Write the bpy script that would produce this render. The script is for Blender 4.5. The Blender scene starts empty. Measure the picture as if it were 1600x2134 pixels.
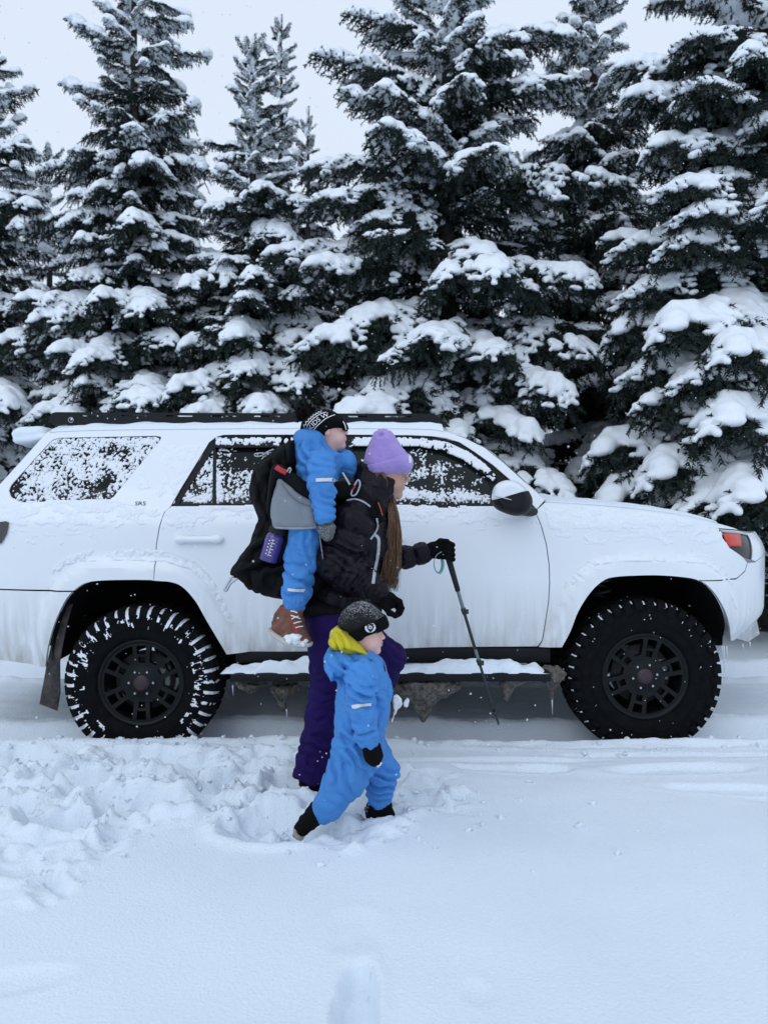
import bpy, bmesh, math, random
import numpy as np
from mathutils import Vector, Matrix, Euler
from mathutils.geometry import delaunay_2d_cdt
from mathutils.bvhtree import BVHTree

# ---------------------------------------------------------------- camera, sky, sun, exposure
scene = bpy.context.scene
COL = scene.collection
CAM_Z = 1.23
cam_d = bpy.data.cameras.new('camera')
cam = bpy.data.objects.new('camera', cam_d); COL.objects.link(cam)
cam.location = (0, 0, CAM_Z); cam.rotation_euler = (math.radians(90), 0, 0)
cam_d.sensor_fit = 'HORIZONTAL'; cam_d.sensor_width = 36.0; cam_d.lens = 36.0
cam_d.clip_start = 0.05; cam_d.clip_end = 2000
cam_d.dof.use_dof = True; cam_d.dof.focus_distance = 3.75; cam_d.dof.aperture_fstop = 4.0
scene.camera = cam

world = bpy.data.worlds.new('World'); scene.world = world; world.use_nodes = True
wn = world.node_tree; wn.nodes.clear()
w_out = wn.nodes.new('ShaderNodeOutputWorld'); w_bg = wn.nodes.new('ShaderNodeBackground')
w_sky = wn.nodes.new('ShaderNodeTexSky'); w_sky.sky_type = 'NISHITA'; w_sky.sun_disc = False
SUN_EL, SUN_AZ = math.radians(38), math.radians(205)      # azimuth: behind the camera, a little to the left
w_sky.sun_elevation = SUN_EL; w_sky.sun_rotation = SUN_AZ
w_sky.air_density = 1.0; w_sky.dust_density = 1.0; w_sky.ozone_density = 1.0
w_mix = wn.nodes.new('ShaderNodeMix'); w_mix.data_type = 'RGBA'
w_mix.inputs['Factor'].default_value = 0.95           # an even cloud deck hides nearly all of the clear sky
w_mix.inputs['B'].default_value = (7.05, 7.95, 9.35, 1)
wn.links.new(w_sky.outputs['Color'], w_mix.inputs['A'])
wn.links.new(w_mix.outputs['Result'], w_bg.inputs['Color'])
w_bg.inputs['Strength'].default_value = 0.105
wn.links.new(w_bg.outputs['Background'], w_out.inputs['Surface'])

sun_d = bpy.data.lights.new('sun', 'SUN'); sun_d.energy = 0.5; sun_d.angle = math.radians(40); sun_d.color = (.90, .95, 1.0)
sun = bpy.data.objects.new('sun', sun_d); COL.objects.link(sun)
sd = Vector((math.sin(SUN_AZ) * math.cos(SUN_EL), math.cos(SUN_AZ) * math.cos(SUN_EL), math.sin(SUN_EL)))
sun.rotation_euler = sd.to_track_quat('Z', 'Y').to_euler()
vs = scene.view_settings
vs.view_transform = 'Standard'; vs.look = 'None'; vs.gamma = 1.0; vs.use_curve_mapping = False; vs.exposure = 0.05
scene.cycles.max_bounces = 6; scene.cycles.diffuse_bounces = 3; scene.cycles.glossy_bounces = 3
scene.cycles.transparent_max_bounces = 8; scene.cycles.transmission_bounces = 5
scene.cycles.use_denoising = True; scene.cycles.use_adaptive_sampling = True; scene.cycles.adaptive_threshold = .02

# ---------------------------------------------------------------- helpers
rng = np.random.default_rng(7)
random.seed(7)
def P(u, v, D):
    """a point measured in the photograph (1600 px wide) standing D metres away"""
    return np.array([(u - 800) * D / 1600, D, CAM_Z + (1067 - v) * D / 1600])

def mesh_np(name, V, F):
    V = np.ascontiguousarray(V, dtype=np.float32); me = bpy.data.meshes.new(name)
    if isinstance(F, np.ndarray):
        F = np.ascontiguousarray(F, dtype=np.int32); n, k = F.shape
        me.vertices.add(len(V)); me.vertices.foreach_set('co', V.ravel())
        me.loops.add(n * k); me.loops.foreach_set('vertex_index', F.ravel())
        me.polygons.add(n); me.polygons.foreach_set('loop_start', np.arange(0, n * k, k, dtype=np.int32))
        me.update(calc_edges=True); me.validate()
    else:
        me.from_pydata([tuple(map(float, v)) for v in V], [], [tuple(map(int, f)) for f in F]); me.update()
    return me
def smooth(me, on=True):
    me.polygons.foreach_set('use_smooth', np.full(len(me.polygons), on, dtype=bool)); me.update(); return me
def obj(name, me, mat=None, parent=None, sm=True):
    o = bpy.data.objects.new(name, me)
    if me is not None:
        if mat is not None and len(me.materials) == 0: me.materials.append(mat)
        if sm: smooth(me)
    COL.objects.link(o)
    if parent is not None:
        o.parent = parent
        o.matrix_parent_inverse = Matrix.Translation(-Vector(parent.location)) if parent.parent is None and parent.type == 'EMPTY' else Matrix()
    return o
def tag(o, label, cat, group=None):
    o['label'] = label; o['category'] = cat
    if group: o['group'] = group
    return o
def thing(name, label, cat, loc=(0, 0, 0), group=None):
    o = bpy.data.objects.new(name, None); COL.objects.link(o); o.location = [float(c) for c in loc]
    o.empty_display_size = .1
    return tag(o, label, cat, group)

# --- numpy Perlin noise
_pt = np.random.default_rng(3).permutation(256); _pt = np.concatenate([_pt, _pt, _pt]).astype(np.int32)
_gr = np.array([[1,1,0],[-1,1,0],[1,-1,0],[-1,-1,0],[1,0,1],[-1,0,1],[1,0,-1],[-1,0,-1],[0,1,1],[0,-1,1],[0,1,-1],[0,-1,-1],[1,1,0],[-1,1,0],[0,-1,1],[0,-1,-1]], np.float32)
_gx, _gy, _gz = [np.ascontiguousarray(np.tile(_gr[:, i], 16)) for i in range(3)]
_ga = np.arange(256) * (2 * math.pi / 256); _g2x, _g2y = (1.3 * np.cos(_ga)).astype(np.float32), (1.3 * np.sin(_ga)).astype(np.float32)
_p8 = _pt.astype(np.int32)
def perlin(x, y, z=0.0):
    if np.ndim(z) == 0 or np.size(z) == 1:          # a flat slice: two-dimensional lattice, seeded by z
        x, y = np.broadcast_arrays(np.asarray(x, np.float32), np.asarray(y, np.float32)); sd = int(abs(float(np.ravel(z)[0])) * 37.7) & 255
        xi, yi = np.floor(x), np.floor(y); xf, yf = x - xi, y - yi; xi, yi = xi.astype(np.int32) & 255, (yi.astype(np.int32) + sd) & 255
        u, v = xf * xf * xf * (xf * (xf * 6 - 15) + 10), yf * yf * yf * (yf * (yf * 6 - 15) + 10)
        A, B = _p8[xi], _p8[xi + 1]
        def g(H, i, j):
            h = _p8[H + yi + j]; return _g2x[h] * (xf - i) + _g2y[h] * (yf - j)
        a = g(A, 0, 0); a = a + (g(B, 1, 0) - a) * u; b = g(A, 0, 1); b = b + (g(B, 1, 1) - b) * u
        return a + (b - a) * v
    x, y, z = np.broadcast_arrays(np.asarray(x, np.float32), np.asarray(y, np.float32), np.asarray(z, np.float32))
    xi, yi, zi = np.floor(x), np.floor(y), np.floor(z); xf, yf, zf = x - xi, y - yi, z - zi
    xi, yi, zi = xi.astype(np.int32) & 255, yi.astype(np.int32) & 255, zi.astype(np.int32) & 255
    u, v, w = [t * t * t * (t * (t * 6 - 15) + 10) for t in (xf, yf, zf)]
    out = None
    A, B = _p8[xi], _p8[xi + 1]; AA, AB, BA, BB = _p8[A + yi] + zi, _p8[A + yi + 1] + zi, _p8[B + yi] + zi, _p8[B + yi + 1] + zi
    def g(H, i, j, k):
        h = _p8[H + k]; return _gx[h] * (xf - i) + _gy[h] * (yf - j) + _gz[h] * (zf - k)
    def pl(k):
        a = g(AA, 0, 0, k); a = a + (g(BA, 1, 0, k) - a) * u; b = g(AB, 0, 1, k); b = b + (g(BB, 1, 1, k) - b) * u
        return a + (b - a) * v
    a = pl(0); return a + (pl(1) - a) * w
def fbm(x, y, z=0.0, o=4, gain=.5, lac=2.03):
    s = 0; a = 1
    for i in range(o):
        s = s + a * perlin(x * lac ** i + 17.3 * i, y * lac ** i - 9.1 * i, (np.asarray(z) * lac ** i + 4.7 * i)); a *= gain
    return s
def sstep(a, b, x):
    t = np.clip((x - a) / (b - a), 0, 1); return t * t * (3 - 2 * t)

# --- surface nets: field (negative inside) to a smooth quad mesh
def surface_nets(f, org, h):
    s = f < 0; nx, ny, nz = f.shape
    acc = np.zeros((nx - 1, ny - 1, nz - 1, 3), np.float32); cnt = np.zeros((nx - 1, ny - 1, nz - 1), np.float32)
    def sl(i, j, k): return (slice(i, nx - 1 + i), slice(j, ny - 1 + j), slice(k, nz - 1 + k))
    for ax in range(3):
        oth = [a for a in range(3) if a != ax]
        for a in (0, 1):
            for b in (0, 1):
                c0 = [0, 0, 0]; c0[oth[0]] = a; c0[oth[1]] = b; c1 = list(c0); c1[ax] = 1
                A, B = f[sl(*c0)], f[sl(*c1)]; m = s[sl(*c0)] != s[sl(*c1)]
                t = np.where(m, A / np.where(A == B, 1, A - B), 0)
                acc[..., ax] += np.where(m, t, 0); acc[..., oth[0]] += m * a; acc[..., oth[1]] += m * b; cnt += m
    act = cnt > 0; idx = np.full(cnt.shape, -1, np.int32); ii = np.argwhere(act); idx[act] = np.arange(len(ii))
    V = (ii + acc[act] / cnt[act][:, None]) * h + np.asarray(org)
    Fs = []
    for ax in range(3):
        o1, o2 = (ax + 1) % 3, (ax + 2) % 3
        A = [slice(None)] * 3; B = [slice(None)] * 3; A[ax] = slice(0, -1); B[ax] = slice(1, None)
        e = s[tuple(A)] != s[tuple(B)]; p = np.argwhere(e)
        p = p[(p[:, o1] > 0) & (p[:, o2] > 0) & (p[:, o1] < f.shape[o1] - 1) & (p[:, o2] < f.shape[o2] - 1)]
        if not len(p): continue
        ins = s[tuple(p.T)]
        def at(d1, d2):
            q = p.copy(); q[:, o1] -= d1; q[:, o2] -= d2; return idx[tuple(q.T)]
        q = np.stack([at(1, 1), at(0, 1), at(0, 0), at(1, 0)], 1)
        q[~ins] = q[~ins][:, ::-1]; Fs.append(q)
    F = np.concatenate(Fs); F = F[(F >= 0).all(1)]
    return V, F
class Field:
    """signed distance modelling on a box grid"""
    def __init__(s, lo, hi, h):
        s.lo = np.asarray(lo, float); s.h = h; n = np.ceil((np.asarray(hi) - s.lo) / h).astype(int) + 1
        ax = [(s.lo[i] + np.arange(n[i]) * h).astype(np.float32) for i in range(3)]
        s.X, s.Y, s.Z = ax[0][:, None, None], ax[1][None, :, None], ax[2][None, None, :]
        s.f = np.full(tuple(n), 9.0, np.float32)
    def cone(s, a, b, r1, r2, puff=0, sp=.07, ph=0, sq=None):
        a, b = np.asarray(a, float), np.asarray(b, float); ba = b - a; L2 = float(ba @ ba) + 1e-12
        dx, dy, dz = s.X - a[0], s.Y - a[1], s.Z - a[2]
        h = np.clip((dx * ba[0] + dy * ba[1] + dz * ba[2]) / L2, 0, 1)
        ex, ey, ez = dx - ba[0] * h, dy - ba[1] * h, dz - ba[2] * h
        if sq is not None: ex, ey, ez = ex / sq[0], ey / sq[1], ez / sq[2]
        r = r1 + (r2 - r1) * h
        if puff: r = r + puff * (np.sqrt(np.abs(np.sin(np.pi * (h * math.sqrt(L2) / sp + ph)))) - .75)
        return np.sqrt(ex * ex + ey * ey + ez * ez) - r
    def ell(s, c, r, R=None):
        dx, dy, dz = s.X - c[0], s.Y - c[1], s.Z - c[2]
        if R is not None:
            M = np.array(R.to_3x3().transposed()) if hasattr(R, 'to_3x3') else np.asarray(R).T
            dx, dy, dz = [M[i, 0] * dx + M[i, 1] * dy + M[i, 2] * dz for i in range(3)]
        k0 = np.sqrt((dx / r[0]) ** 2 + (dy / r[1]) ** 2 + (dz / r[2]) ** 2)
        k1 = np.sqrt((dx / r[0] ** 2) ** 2 + (dy / r[1] ** 2) ** 2 + (dz / r[2] ** 2) ** 2)
        return k0 * (k0 - 1) / (k1 + 1e-6)
    def box(s, c, hf, R=None, rd=.01):
        dx, dy, dz = s.X - c[0], s.Y - c[1], s.Z - c[2]
        if R is not None:
            M = np.array(R.to_3x3().transposed()) if hasattr(R, 'to_3x3') else np.asarray(R).T
            dx, dy, dz = [M[i, 0] * dx + M[i, 1] * dy + M[i, 2] * dz for i in range(3)]
        qx, qy, qz = np.abs(dx) - hf[0] + rd, np.abs(dy) - hf[1] + rd, np.abs(dz) - hf[2] + rd
        return np.sqrt(np.maximum(qx, 0) ** 2 + np.maximum(qy, 0) ** 2 + np.maximum(qz, 0) ** 2) + np.minimum(np.maximum(qx, np.maximum(qy, qz)), 0) - rd
    def half(s, p, n):
        """negative on the side opposite to n"""
        n = np.asarray(n, float); n = n / np.linalg.norm(n)
        return (s.X - p[0]) * n[0] + (s.Y - p[1]) * n[1] + (s.Z - p[2]) * n[2]
    @staticmethod
    def smin(a, b, k):
        h = np.clip(.5 + .5 * (b - a) / k, 0, 1); return b + (a - b) * h - k * h * (1 - h)
    def add(s, d, k=0.02): s.f = Field.smin(s.f, d, k) if k > 0 else np.minimum(s.f, d); return s
    def cut(s, d, k=0.0):
        s.f = -Field.smin(-s.f, d, k) if k > 0 else np.maximum(s.f, -d); return s
    def keep(s, d, k=0.0):
        s.f = -Field.smin(-s.f, -d, k) if k > 0 else np.maximum(s.f, d); return s
    def noise(s, amp, fr, o=2, seed=0.0, st=(1, 1, 1)):
        m = np.abs(s.f) < max(.018, abs(amp) * 1.3 + s.h); i = np.argwhere(m)
        x, y, z = s.X.ravel()[i[:, 0]], s.Y.ravel()[i[:, 1]], s.Z.ravel()[i[:, 2]]
        s.f[m] += amp * fbm(x * fr * st[0] + seed, y * fr * st[1] + seed, z * fr * st[2] - seed, o); return s
    def fold(s, c, dirn, amp, wl, rad, seed=0.0):
        """creases of a fabric bunching near c: ripples along dirn"""
        dirn = np.asarray(dirn, float); dirn = dirn / np.linalg.norm(dirn)
        m = np.abs(s.f) < .024; i = np.argwhere(m)
        x, y, z = s.X.ravel()[i[:, 0]] - c[0], s.Y.ravel()[i[:, 1]] - c[1], s.Z.ravel()[i[:, 2]] - c[2]
        w = np.exp(-(x * x + y * y + z * z) / rad ** 2)
        q = (x * dirn[0] + y * dirn[1] + z * dirn[2]) / wl + .9 * fbm((x + c[0]) * 9 + seed, (y + c[1]) * 9, (z + c[2]) * 9, 2)
        s.f[m] += amp * w * (1 - 2 * np.abs(np.sin(np.pi * q))); return s
    def mesh(s, name):
        f = s.f.copy(); f[0] = f[-1] = 1; f[:, 0] = f[:, -1] = 1; f[:, :, 0] = f[:, :, -1] = 1
        V, F = surface_nets(f, s.lo, s.h)
        return smooth(mesh_np(name, V, F))

# --- generic shapes
def tube(name, pts, rad, n=8, cap=True, sq=None):
    pts = [np.asarray(p, float) for p in pts]; m = len(pts)
    rad = [rad] * m if np.isscalar(rad) else list(rad)
    V, F = [], []; up = None
    for i in range(m):
        t = pts[min(i + 1, m - 1)] - pts[max(i - 1, 0)]; t = t / (np.linalg.norm(t) + 1e-9)
        if up is None:
            up = np.array([0, 0, 1.]) if abs(t[2]) < .9 else np.array([1., 0, 0])
        a = up - t * (up @ t); a /= np.linalg.norm(a) + 1e-9; up = a; b = np.cross(t, a)
        for k in range(n):
            q = 2 * math.pi * k / n; V.append(pts[i] + rad[i] * (a * math.cos(q) * (sq or 1) + b * math.sin(q)))
    for i in range(m - 1):
        for k in range(n): F.append((i * n + k, i * n + (k + 1) % n, (i + 1) * n + (k + 1) % n, (i + 1) * n + k))
    if cap: F.append(tuple(range(n - 1, -1, -1))); F.append(tuple(range((m - 1) * n, m * n)))
    return mesh_np(name, np.array(V), F)
def spline(pts, n=8, closed=False):
    """Catmull-Rom through the points"""
    p = [np.asarray(q, float) for q in pts]; m = len(p); out = []
    for i in range(m if closed else m - 1):
        if closed: a, b, c, d = p[(i - 1) % m], p[i], p[(i + 1) % m], p[(i + 2) % m]
        else: a, b, c, d = p[max(i - 1, 0)], p[i], p[i + 1], p[min(i + 2, m - 1)]
        for k in range(n):
            t = k / n
            out.append(.5 * (2 * b + (c - a) * t + (2 * a - 5 * b + 4 * c - d) * t * t + (3 * b - a - 3 * c + d) * t ** 3))
    if not closed: out.append(p[-1])
    return out
def box_me(name, c, hf, bev=.004, R=None):
    bm = bmesh.new(); bmesh.ops.create_cube(bm, size=2)
    for v in bm.verts: v.co = Vector((v.co.x * hf[0], v.co.y * hf[1], v.co.z * hf[2]))
    if bev: bmesh.ops.bevel(bm, geom=list(bm.edges), offset=bev, segments=2, affect='EDGES', profile=.7)
    M = Matrix.Translation(Vector([float(q) for q in c])) @ (R.to_4x4() if R is not None else Matrix())
    bmesh.ops.transform(bm, matrix=M, verts=bm.verts)
    me = bpy.data.meshes.new(name); bm.to_mesh(me); bm.free(); return me
def lathe(name, prof, n=48, M=None, closed=False):
    """profile of (radius, height) turned about z"""
    V, F = [], []; m = len(prof)
    for k in range(n):
        a = 2 * math.pi * k / n
        for r, z in prof: V.append((r * math.cos(a), r * math.sin(a), z))
    for k in range(n):
        for j in range(m if closed else m - 1):
            j2 = (j + 1) % m
            F.append((k * m + j, ((k + 1) % n) * m + j, ((k + 1) % n) * m + j2, k * m + j2))
    V = np.array(V)
    if M is not None: V = V @ np.array(M.to_3x3()).T + np.array(M.to_translation())
    return mesh_np(name, V, F)
def join_me(name, mes):
    Vs, Fs, o = [], [], 0
    for me in mes:
        n = len(me.vertices); c = np.empty(n * 3, np.float32); me.vertices.foreach_get('co', c); Vs.append(c.reshape(-1, 3))
        Fs += [tuple(v + o for v in p.vertices) for p in me.polygons]; o += n
    return mesh_np(name, np.concatenate(Vs), Fs)
def in_poly(pts, poly):
    x, y = pts[:, 0], pts[:, 1]; r = np.zeros(len(pts), bool); n = len(poly)
    for i in range(n):
        x1, y1 = poly[i]; x2, y2 = poly[(i + 1) % n]
        if y1 == y2: continue
        c = (y1 > y) != (y2 > y); r ^= c & (x < (x2 - x1) * (y - y1) / (y2 - y1) + x1)
    return r
def densify(poly, st):
    out = []
    for i in range(len(poly)):
        a, b = np.asarray(poly[i], float), np.asarray(poly[(i + 1) % len(poly)], float)
        k = max(1, int(np.ceil(np.linalg.norm(b - a) / st)))
        out += [a + (b - a) * j / k for j in range(k)]
    return np.array(out)
def tri_poly(outline, holes=(), st=.04):
    loops = [densify(outline, st)] + [densify(h, st) for h in holes]
    V = []; E = []; rings = []
    for L in loops:
        o = len(V); V += [tuple(p) for p in L]; n = len(L); E += [(o + i, o + (i + 1) % n) for i in range(n)]
    lo, hi = loops[0].min(0), loops[0].max(0)
    g = np.stack(np.meshgrid(np.arange(lo[0] + st / 2, hi[0], st), np.arange(lo[1] + st / 2, hi[1], st)), -1).reshape(-1, 2)
    if len(g):
        m = in_poly(g, loops[0])
        for h in loops[1:]: m &= ~in_poly(g, h)
        B = np.concatenate(loops); g = g[m]
        if len(g):
            d = np.sqrt(((g[:, None, :] - B[None]) ** 2).sum(-1)).min(1); V += [tuple(p) for p in g[d > st * .45]]
    vo, _, fo, *_ = delaunay_2d_cdt([Vector(p) for p in V], E, [], 0, 1e-6)
    vo = np.array([(p.x, p.y) for p in vo]); fo = np.array([f for f in fo if len(f) == 3])
    c = vo[fo].mean(1); m = in_poly(c, loops[0])
    for h in loops[1:]: m &= ~in_poly(c, h)
    fo = fo[m]; a = vo[fo]
    ar = (a[:, 1, 0] - a[:, 0, 0]) * (a[:, 2, 1] - a[:, 0, 1]) - (a[:, 2, 0] - a[:, 0, 0]) * (a[:, 1, 1] - a[:, 0, 1])
    fo[ar < 0] = fo[ar < 0][:, ::-1]
    return vo, fo[np.abs(ar) > 1e-10]
def boundary(F):
    from collections import Counter
    c = set(); 
    for f in F:
        for i in range(len(f)): c.add((int(f[i]), int(f[(i + 1) % len(f)])))
    return [(a, b) for a, b in c if (b, a) not in c]
def bvh_of(me): 
    return BVHTree.FromPolygons([v.co.copy() for v in me.vertices], [tuple(p.vertices) for p in me.polygons])
def text_me(body, size=1.0, ext=0.0):
    cu = bpy.data.curves.new('lettering', 'FONT'); cu.body = body; cu.size = size; cu.align_x = 'CENTER'; cu.align_y = 'CENTER'; cu.extrude = ext; cu.resolution_u = 3
    o = bpy.data.objects.new('lettering', cu); COL.objects.link(o)
    dg = bpy.context.evaluated_depsgraph_get(); me = bpy.data.meshes.new_from_object(o.evaluated_get(dg), depsgraph=dg)
    bpy.data.objects.remove(o); return me
def project(V2, F, org, ux, uy, dirn, bvh, off=.0015, reach=.4, curve=None):
    """lay a flat mesh on a surface: each point is carried along dirn until it meets the surface"""
    org, ux, uy, dirn = [Vector([float(c) for c in q]) for q in (org, ux, uy, dirn)]; dirn.normalize(); out = []; ok = []
    for x, y in V2:
        p = org + ux * float(x) + uy * float(y) - dirn * reach * .5
        h = bvh.ray_cast(p, dirn, reach)
        if h[0] is None: out.append(p + dirn * reach * .5); ok.append(False)
        else: out.append(h[0] - dirn * off); ok.append(True)
    F = [f for f in F if all(ok[i] for i in f)]
    return np.array([tuple(p) for p in out]), F

# ---------------------------------------------------------------- materials
def mat(name, col, rough=.6, spec=.5, metal=0.0, var=0.0, vscale=8.0, bump=0.0, bscale=60.0, sheen=0.0, coat=0.0, col2=None, detail=3.0, sss=0.0, wrinkle=0.0, wscale=14.0):
    m = bpy.data.materials.new(name); m.use_nodes = True; nt = m.node_tree; b = nt.nodes['Principled BSDF']
    b.inputs['Base Color'].default_value = (*col, 1); b.inputs['Roughness'].default_value = rough
    b.inputs['Specular IOR Level'].default_value = spec; b.inputs['Metallic'].default_value = metal
    b.inputs['Sheen Weight'].default_value = sheen; b.inputs['Coat Weight'].default_value = coat
    if sss:
        b.inputs['Subsurface Weight'].default_value = sss; b.inputs['Subsurface Radius'].default_value = (.9, .6, .45) if name.startswith('skin') else (.6, .8, 1.0); b.inputs['Subsurface Scale'].default_value = .008
    tc = nt.nodes.new('ShaderNodeTexCoord')
    if var or col2:
        n = nt.nodes.new('ShaderNodeTexNoise'); n.inputs['Scale'].default_value = vscale; n.inputs['Detail'].default_value = detail
        nt.links.new(tc.outputs['Object'], n.inputs['Vector'])
        r = nt.nodes.new('ShaderNodeValToRGB'); r.color_ramp.elements[0].position = .35; r.color_ramp.elements[1].position = .65
        c2 = col2 or tuple(min(1, c * (1 + var)) for c in col); c1 = col if col2 else tuple(c * (1 - var) for c in col)
        r.color_ramp.elements[0].color = (*c1, 1); r.color_ramp.elements[1].color = (*c2, 1)
        nt.links.new(n.outputs['Fac'], r.inputs['Fac']); nt.links.new(r.outputs['Color'], b.inputs['Base Color'])
    if bump:
        n2 = nt.nodes.new('ShaderNodeTexNoise'); n2.inputs['Scale'].default_value = bscale; n2.inputs['Detail'].default_value = 4
        nt.links.new(tc.outputs['Object'], n2.inputs['Vector'])
        bp = nt.nodes.new('ShaderNodeBump'); bp.inputs['Strength'].default_value = bump; bp.inputs['Distance'].default_value = .01
        nt.links.new(n2.outputs['Fac'], bp.inputs['Height']); nt.links.new(bp.outputs['Normal'], b.inputs['Normal'])
        if wrinkle:        # pressed creases of a shell fabric
            n3 = nt.nodes.new('ShaderNodeTexNoise'); n3.noise_type = 'RIDGED_MULTIFRACTAL'; n3.inputs['Scale'].default_value = wscale; n3.inputs['Detail'].default_value = 2.5; n3.inputs['Distortion'].default_value = 1.2
            mpw = nt.nodes.new('ShaderNodeMapping'); mpw.inputs['Scale'].default_value = (.8, .8, 1.5); mpw.inputs['Rotation'].default_value = (0, .5, 0)
            nt.links.new(tc.outputs['Object'], mpw.inputs['Vector']); nt.links.new(mpw.outputs['Vector'], n3.inputs['Vector'])
            bw = nt.nodes.new('ShaderNodeBump'); bw.inputs['Strength'].default_value = wrinkle; bw.inputs['Distance'].default_value = .012; bw.invert = True
            nt.links.new(n3.outputs['Fac'], bw.inputs['Height']); nt.links.new(bp.outputs['Normal'], bw.inputs['Normal']); nt.links.new(bw.outputs['Normal'], b.inputs['Normal'])
    return m
SNOW = mat('snow', (.775, .855, .935), rough=.75, spec=.2, var=.02, vscale=1.3, bump=.55, bscale=110)
SNOW_TREE = mat('snow_on_boughs', (.86, .905, .95), rough=.8, spec=.2, bump=.3, bscale=60)
SNOW_CRUST = mat('snow_crust', (.83, .875, .93), rough=.8, spec=.2, bump=.4, bscale=180)
# ---------------------------------------------------------------- snow field
def snow_h(x, y):
    x = np.asarray(x, np.float32); y = np.asarray(y, np.float32)
    z = .018 * fbm(x * .5 + 3, y * .5, 0, 3) + .006 * fbm(x * 2.2, y * 2.2 + 5, 1.3, 2)
    z = z + .0035 * perlin(x * 3.2 + .6 * y, y * 11, 9.1) * sstep(3.0, 3.6, y)
    near = np.exp(-((x) / 6) ** 2) * sstep(9, 6.5, y)
    # the vehicle's two wheel ruts with a pushed-up lip
    for yc in (4.335, 5.945):
        d = np.abs(y - yc + .012 * np.sin(x * 2.1)) 
        z = z - .15 * sstep(.235, .15, d) * near + .03 * np.exp(-((d - .28) / .06) ** 2) * near * (1 + .6 * fbm(x * 5, y * 5, 2.2, 3))
    z = z - .03 * sstep(4.45, 4.6, y) * sstep(5.9, 5.7, y) * near
    # trodden snow on the left, round the feet and past the rear wheel
    e1 = ((x + 1.45) / 1.35) ** 2 + ((y - 3.55) / .62) ** 2
    e2 = ((x + 1.75) / .75) ** 2 + ((y - 2.95) / .75) ** 2
    e3 = ((x + .25) / .62) ** 2 + ((y - 3.3) / .5) ** 2
    jag = .5 * fbm(x * 2.4 + 8, y * 2.4, 3.3, 3)
    m = np.maximum(np.maximum(sstep(1.25, .6, e1 + jag), sstep(1.2, .55, e2 + jag)), .75 * sstep(1.2, .5, e3 + jag))
    m = m * sstep(4.06, 3.8, y)
    wx, wy = x + .10 * fbm(x * 3.1, y * 3.1, 7.7, 2), y + .08 * fbm(x * 3.1 + 40, y * 3.1, 7.7, 2)
    ch = 1 - np.abs(fbm(wx * 2.0, wy * 3.0, 5.5, 4, .55)) * 2.0
    lump = .5 * (1 - np.abs(perlin(wx * 5.5, wy * 7, 2.1)) * 2) + .25 * (1 - np.abs(perlin(wx * 12, wy * 14, 8.1)) * 2)
    pl = fbm(wx * 3.6 + 20, wy * 5.0, 6.2, 3); ter = sstep(.02, .07, pl) - sstep(-.07, -.02, -pl - .12) * .5
    z = z + m * .030 * (ter - .4) + m * .016 * sstep(.10, .13, fbm(wx * 7 + 5, wy * 9, 4.4, 2))
    z = z + m * (.045 * (ch - .35) + .040 * lump - .03) + m * .010 * fbm(x * 26, y * 26, 0.5, 3)
    # boot pits
    def pit(cx, cy, ax, ay, dep, rot=0, rim=.35, sh=.35):
        c, s = math.cos(rot), math.sin(rot); dx, dy = x - cx, y - cy
        q = np.sqrt(((dx * c + dy * s) / ax) ** 2 + ((-dx * s + dy * c) / ay) ** 2) + .16 * fbm(x * 9 + cx * 7, y * 9, cy, 3)
        return -dep * sstep(1.0 + sh, 1.0 - sh, q) + dep * rim * np.exp(-((q - 1.45) / .25) ** 2)
    for a in [(-.43, 2.98, .16, .13, .055, 0), (-.30, 3.0, .10, .08, .04, .3), (-.05, 3.14, .13, .09, .03, 0), (-.34, 3.42, .16, .11, .055, .2), (-.02, 3.6, .12, .08, .035, 0),
              (-.75, 3.45, .16, .09, .06, .3), (-1.05, 3.2, .18, .10, .07, -.2), (-1.4, 3.55, .2, .11, .07, .2), (-1.8, 3.3, .16, .1, .07, 0), (-1.25, 3.0, .15, .09, .06, .5),
              (-1.75, 2.85, .2, .13, .06, .7), (-1.2, 3.85, .2, .09, .05, 0), (-.65, 3.78, .15, .09, .05, .4), (-2.0, 3.75, .2, .1, .06, 0), (-1.55, 2.55, .16, .1, .035, .6), (.18, 3.62, .11, .05, .03, 0)]:
        z = z + pit(*a)
    # old half-filled tracks on the right
    for a in [(.62, 3.73, .26, .055, .028, -.06), (.55, 3.83, .5, .035, .014, .02), (1.43, 3.71, .32, .06, .026, .05), (1.55, 3.9, .6, .03, .014, -.02), (1.62, 3.43, .33, .05, .018, -.12), (1.2, 4.02, .8, .03, .012, 0), (1.9, 3.3, .3, .05, .012, -.1)]:
        z = z + pit(*a, rim=.12, sh=.28)
    # one clear boot print in the smooth foreground, a faint one left, a paw-like dent right
    z = z + pit(-.068, 1.92, .050, .17, .062, .03, rim=.10, sh=.13) + pit(-.085, 2.25, .07, .10, .007, 0, rim=.2, sh=.5)
    z = z + pit(.235, 1.97, .035, .05, .006, .3, rim=.3, sh=.5) + pit(-.97, 2.0, .12, .05, .010, .2, rim=.2, sh=.5)
    return z
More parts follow.
